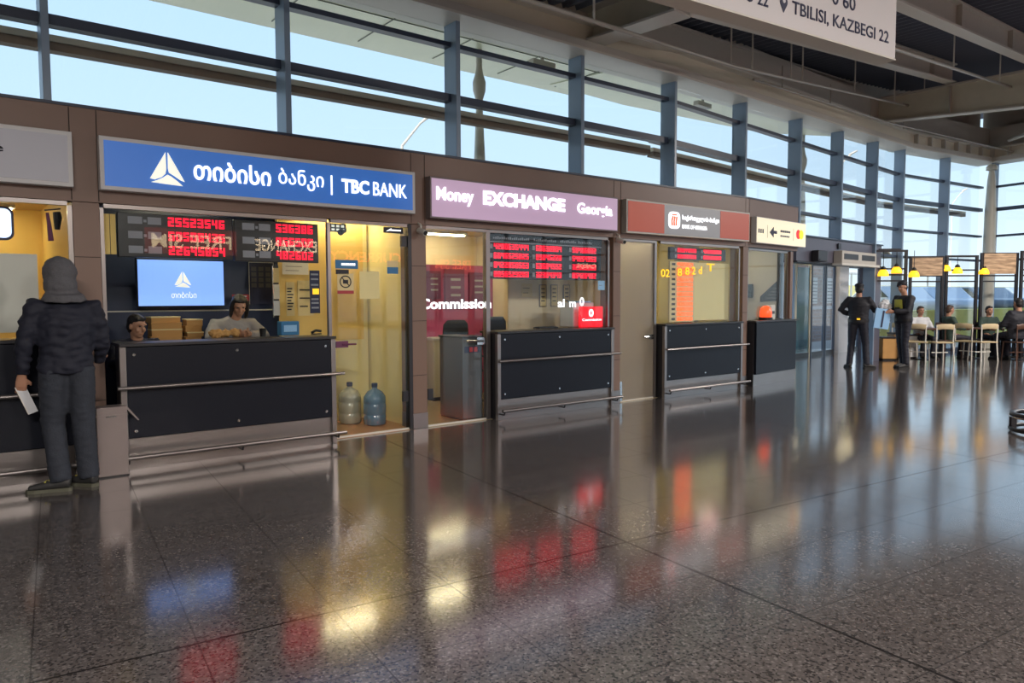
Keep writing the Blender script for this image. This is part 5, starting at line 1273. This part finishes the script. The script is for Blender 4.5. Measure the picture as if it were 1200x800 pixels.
cafe_table(9.95, 17.55, 'cafe table just right of the right officer'); cafe_table(11.2, 17.75, 'cafe table under the two yellow lamps'); cafe_table(12.1, 17.3, 'cafe table beside the broad man in black'); cafe_table(13.1, 17.6, 'cafe table at the right picture edge')
cafe_chair(9.55, 17.15, R(-40), 'rattan cafe chair directly behind the right officer'); cafe_chair(9.95, 16.95, R(0), 'rattan cafe chair in front of the table right of the officer')
cafe_chair(11.05, 17.1, R(5), 'rattan cafe chair in front of the table under the lamps'); cafe_chair(12.95, 17.0, R(-5), 'rattan cafe chair in front of the rightmost cafe table')
cafe_chair(9.55, 17.75, R(-90), 'rattan cafe chair at the left side of the first cafe table'); cafe_chair(10.85, 17.35, R(-60), 'rattan cafe chair left of the table under the lamps'); cafe_chair(12.45, 16.95, R(30), 'rattan cafe chair right of the broad man in black'); cafe_chair(13.4, 17.2, R(60), 'rattan cafe chair at the far right picture edge')
cafe_chair(10.62, 17.75, R(-90), 'dark wooden cafe chair under the person left of the lamps', 'dark_wood', 'dark wooden cafe chairs'); cafe_chair(11.75, 16.95, R(8), 'dark wooden cafe chair under the broad man in black', 'dark_wood', 'dark wooden cafe chairs')
cafe_chair(12.62, 17.4, R(90), 'dark wooden cafe chair right of the broad man table', 'dark_wood', 'dark wooden cafe chairs'); cafe_chair(11.72, 17.95, R(180), 'dark wooden cafe chair behind the table of the broad man', 'dark_wood', 'dark wooden cafe chairs')
cafe_chair(10.05, 17.98, R(180), 'dark wooden cafe chair behind the first cafe table', 'dark_wood', 'dark wooden cafe chairs')
sj = dict(J=sit(.45))
person('brown haired guest seated at first cafe table behind the right officer', W0, 10.05, 17.98, R(180), sit(.45), .95, top='white_cloth', hair='hair_brown', voxel=.02)
person('guest in dark green top seated in profile under the left cafe lamps', W0, 10.62, 17.75, R(-90), sit(.45), .97, top='green_cloth', hair='hair_brown', voxel=.02)
person('broad man in black seen from behind at cafe table', W0, 11.75, 16.95, R(8), sit(.47), 1.08, top='uniform', hair='hair_dark', bulk=1.3, voxel=.02)
person('guest in black top seated right of the broad man', W0, 12.62, 17.4, R(90), sit(.45), 1.0, top='navy_jacket', hair='hair_brown', voxel=.02)
person('guest in green top facing the broad man across the table', W0, 11.72, 17.95, R(180), sit(.45), .95, top='green_cloth', hair='hair_dark', voxel=.02)
person('guest in brown top seated at the right picture edge', W0, 12.95, 17.0, R(-5), sit(.45), 1.05, top='hoodie_light', hair='hair_brown', voxel=.02)
# low cafe planter wall
t = thing('cafe_planter', 'long low dark planter with green plants between the cafe tables', 'planter', W0, 12.4, 16.72)
MB().box(-.05, .35, -.1, .1, .02, .34).build('box', 'purple_sticker', t, bevel=.01); fuse(MB().ell((.05, 0, .40), (.12, .1, .09)).ell((.22, 0, .40), (.12, .1, .1)), 'grass', t, 'plants', .02, 1, wrinkle=.04, wscale=18); MB().box(0, .3, -.08, .08, 0, .02).build('foot', 'rubber', t)

# ------------------------------------------------------------------ display stand at right edge
t = thing('ring_stand', 'dark round base of a display stand at the right picture edge', 'stand', W0, 5.99, 7.97)
def ring(r, z, rt, n=40): return [(r * math.cos(2*PI*k/n), r * math.sin(2*PI*k/n), z) for k in range(n)]
MB().tube(ring(.42, .035, .02), .022, 10, closed=True).build('lower_ring', 'black_plastic', t, smooth=True)
MB().tube(ring(.40, .20, .02), [(.022, .03)] * 40, 10, closed=True).build('upper_ring', 'dark_metal', t, smooth=True)
MB().tube(ring(.43, .175, .01), .010, 8, closed=True).build('bumper_strip', 'chrome', t, smooth=True)
for k in range(5): a = 2*PI*k/5 + 2.7; MB().box(.40*math.cos(a) - .03, .40*math.cos(a) + .03, .40*math.sin(a) - .02, .40*math.sin(a) + .02, .03, .2).build('leg', 'dark_metal', t)
MB().tube([(0, 0, .0), (0, 0, 1.2)], .03, 10).build('pole', 'chrome', t); 
mb = MB()
for k in range(3): a = 2*PI*k/3; mb.tube([(0, 0, .19), (.40*math.cos(a), .40*math.sin(a), .19)], .012, 8)
mb.build('spoke', 'dark_metal', t)

# ------------------------------------------------------------------ outside: cars, building, lamp posts
def car(frame, x, y, rz, label, m, proto={}):
    t = thing('parked_car', label, 'car', frame, x, y, .50, rz=rz, group='cars parked outside the glazing')
    prof = [(-2.1, .35), (-2.15, .65), (-2.05, .85), (-1.5, .95), (-.8, 1.38), (.55, 1.42), (1.35, 1.0), (1.95, .85), (2.15, .62), (2.1, .32)]
    MB().prism(prof, -.85, .85).build('body', m, t, bevel=.08)
    MB().prism([(-1.38, .98), (-.78, 1.32), (.5, 1.36), (1.18, 1.0)], -.865, .865).build('side_window', 'car_glass', t)
    MB().prism([(1.27, 1.05), (.58, 1.43), (.50, 1.42), (1.2, 1.02)], -.72, .72).build('windscreen', 'car_glass', t)
    for a in (-1.35, 1.35):
        for s in (-1, 1):
            w_ = MB().lathe([(.30, -.1), (.33, -.08), (.33, .08), (.30, .1)], (a, s*.82, .33), 24, 'Y').build('wheel', 'rubber', t); MB().lathe([(.18, -.105), (.18, .105)], (a, s*.82, .33), 16, 'Y').build('hubcap', 'chrome', w_)
    for s in (-1, 1): MB().box(2.05, 2.15, s*.6 - .15, s*.6 + .15, .6, .74).build('headlamp', 'white_letter' if 0 else 'paper', t)
    return t
cl = [(10.2, 6, 'car_white', 'leftmost parked car behind the right officer, white'), (13.6, 6.2, 'car_silver', 'silver blue parked car seen between the cafe lamps and tables'), (17.0, 6, 'car_dark', 'dark parked car behind the broad man'), (20.6, 6, 'car_silver', 'silver parked car nearest the glazed corner'), (24.4, 6, 'car_white', 'white parked car farthest to the right beyond the corner column')]
for x, y, m, l in cl: car(FC, x, y, R(60), l, m)
t = thing('terminal_building', 'long low cream building with a flat white roof in the distance outside', 'building', FC, 50, 62, -.14)
MB().box(0, 26, 0, 10, 0, 6.0).build('wall', 'stone_cream', t); MB().box(-.5, 26.5, -1, 10.5, 6.0, 6.8).build('roof', 'white_frame', t)
for k in range(8): MB().box(1.2 + 3.1*k, 3.0 + 3.1*k, -.05, 0.05, 1.2, 3.2).build('window', 'car_glass', t)
t = thing('parking_canopy', 'long white parking canopy outside behind the cafe glazing', 'canopy', FC, 22, 24, .5)
MB().box(0, 34, 0, 3.5, 2.9, 3.1).build('roof', 'white_frame', t)
for k in range(9): MB().tube([(1 + 4*k, 1.7, 0), (1 + 4*k, 1.7, 2.9)], .08, 8).build('post', 'column_paint', t)
o = MB().box(-30, 130, 48, 54, -.14, 3.0).build('distant_hedge', 'grass', frame=FC); o['kind'] = 'stuff'; tag(o, 'yellow green hedge line far outside behind the parked cars', 'hedge')
def lamp_post(frame, x, y, rz, label, h=5.6):
    t = thing('street_lamp', label, 'street lamp', frame, x, y, -.14, rz=rz)
    MB().tube([(0, 0, 0), (0, 0, h - .6)], [.06, .035], 10).build('pole', 'steel_paint', t); MB().tube([(0, 0, h - .6), (.5, 0, h), (.75, 0, h + .2)], [.035, .03, .05], 8).build('arm', 'steel_paint', t)
    MB().ell((.85, 0, h + .28), (.25, .08, .05), rot=Matrix.Rotation(R(-25), 3, 'Y')).build('lamp_head', 'steel_paint', t, smooth=True)
lamp_post(W0, -2.95, 20.0, R(0), 'street lamp outside seen above the blue bank sign', 6.35)
lamp_post(W0, 14.0, 32.0, R(10), 'street lamp outside above the entrance', 7.6); lamp_post(W0, 27.5, 46.0, R(10), 'street lamp outside left of the corner column', 8.0)
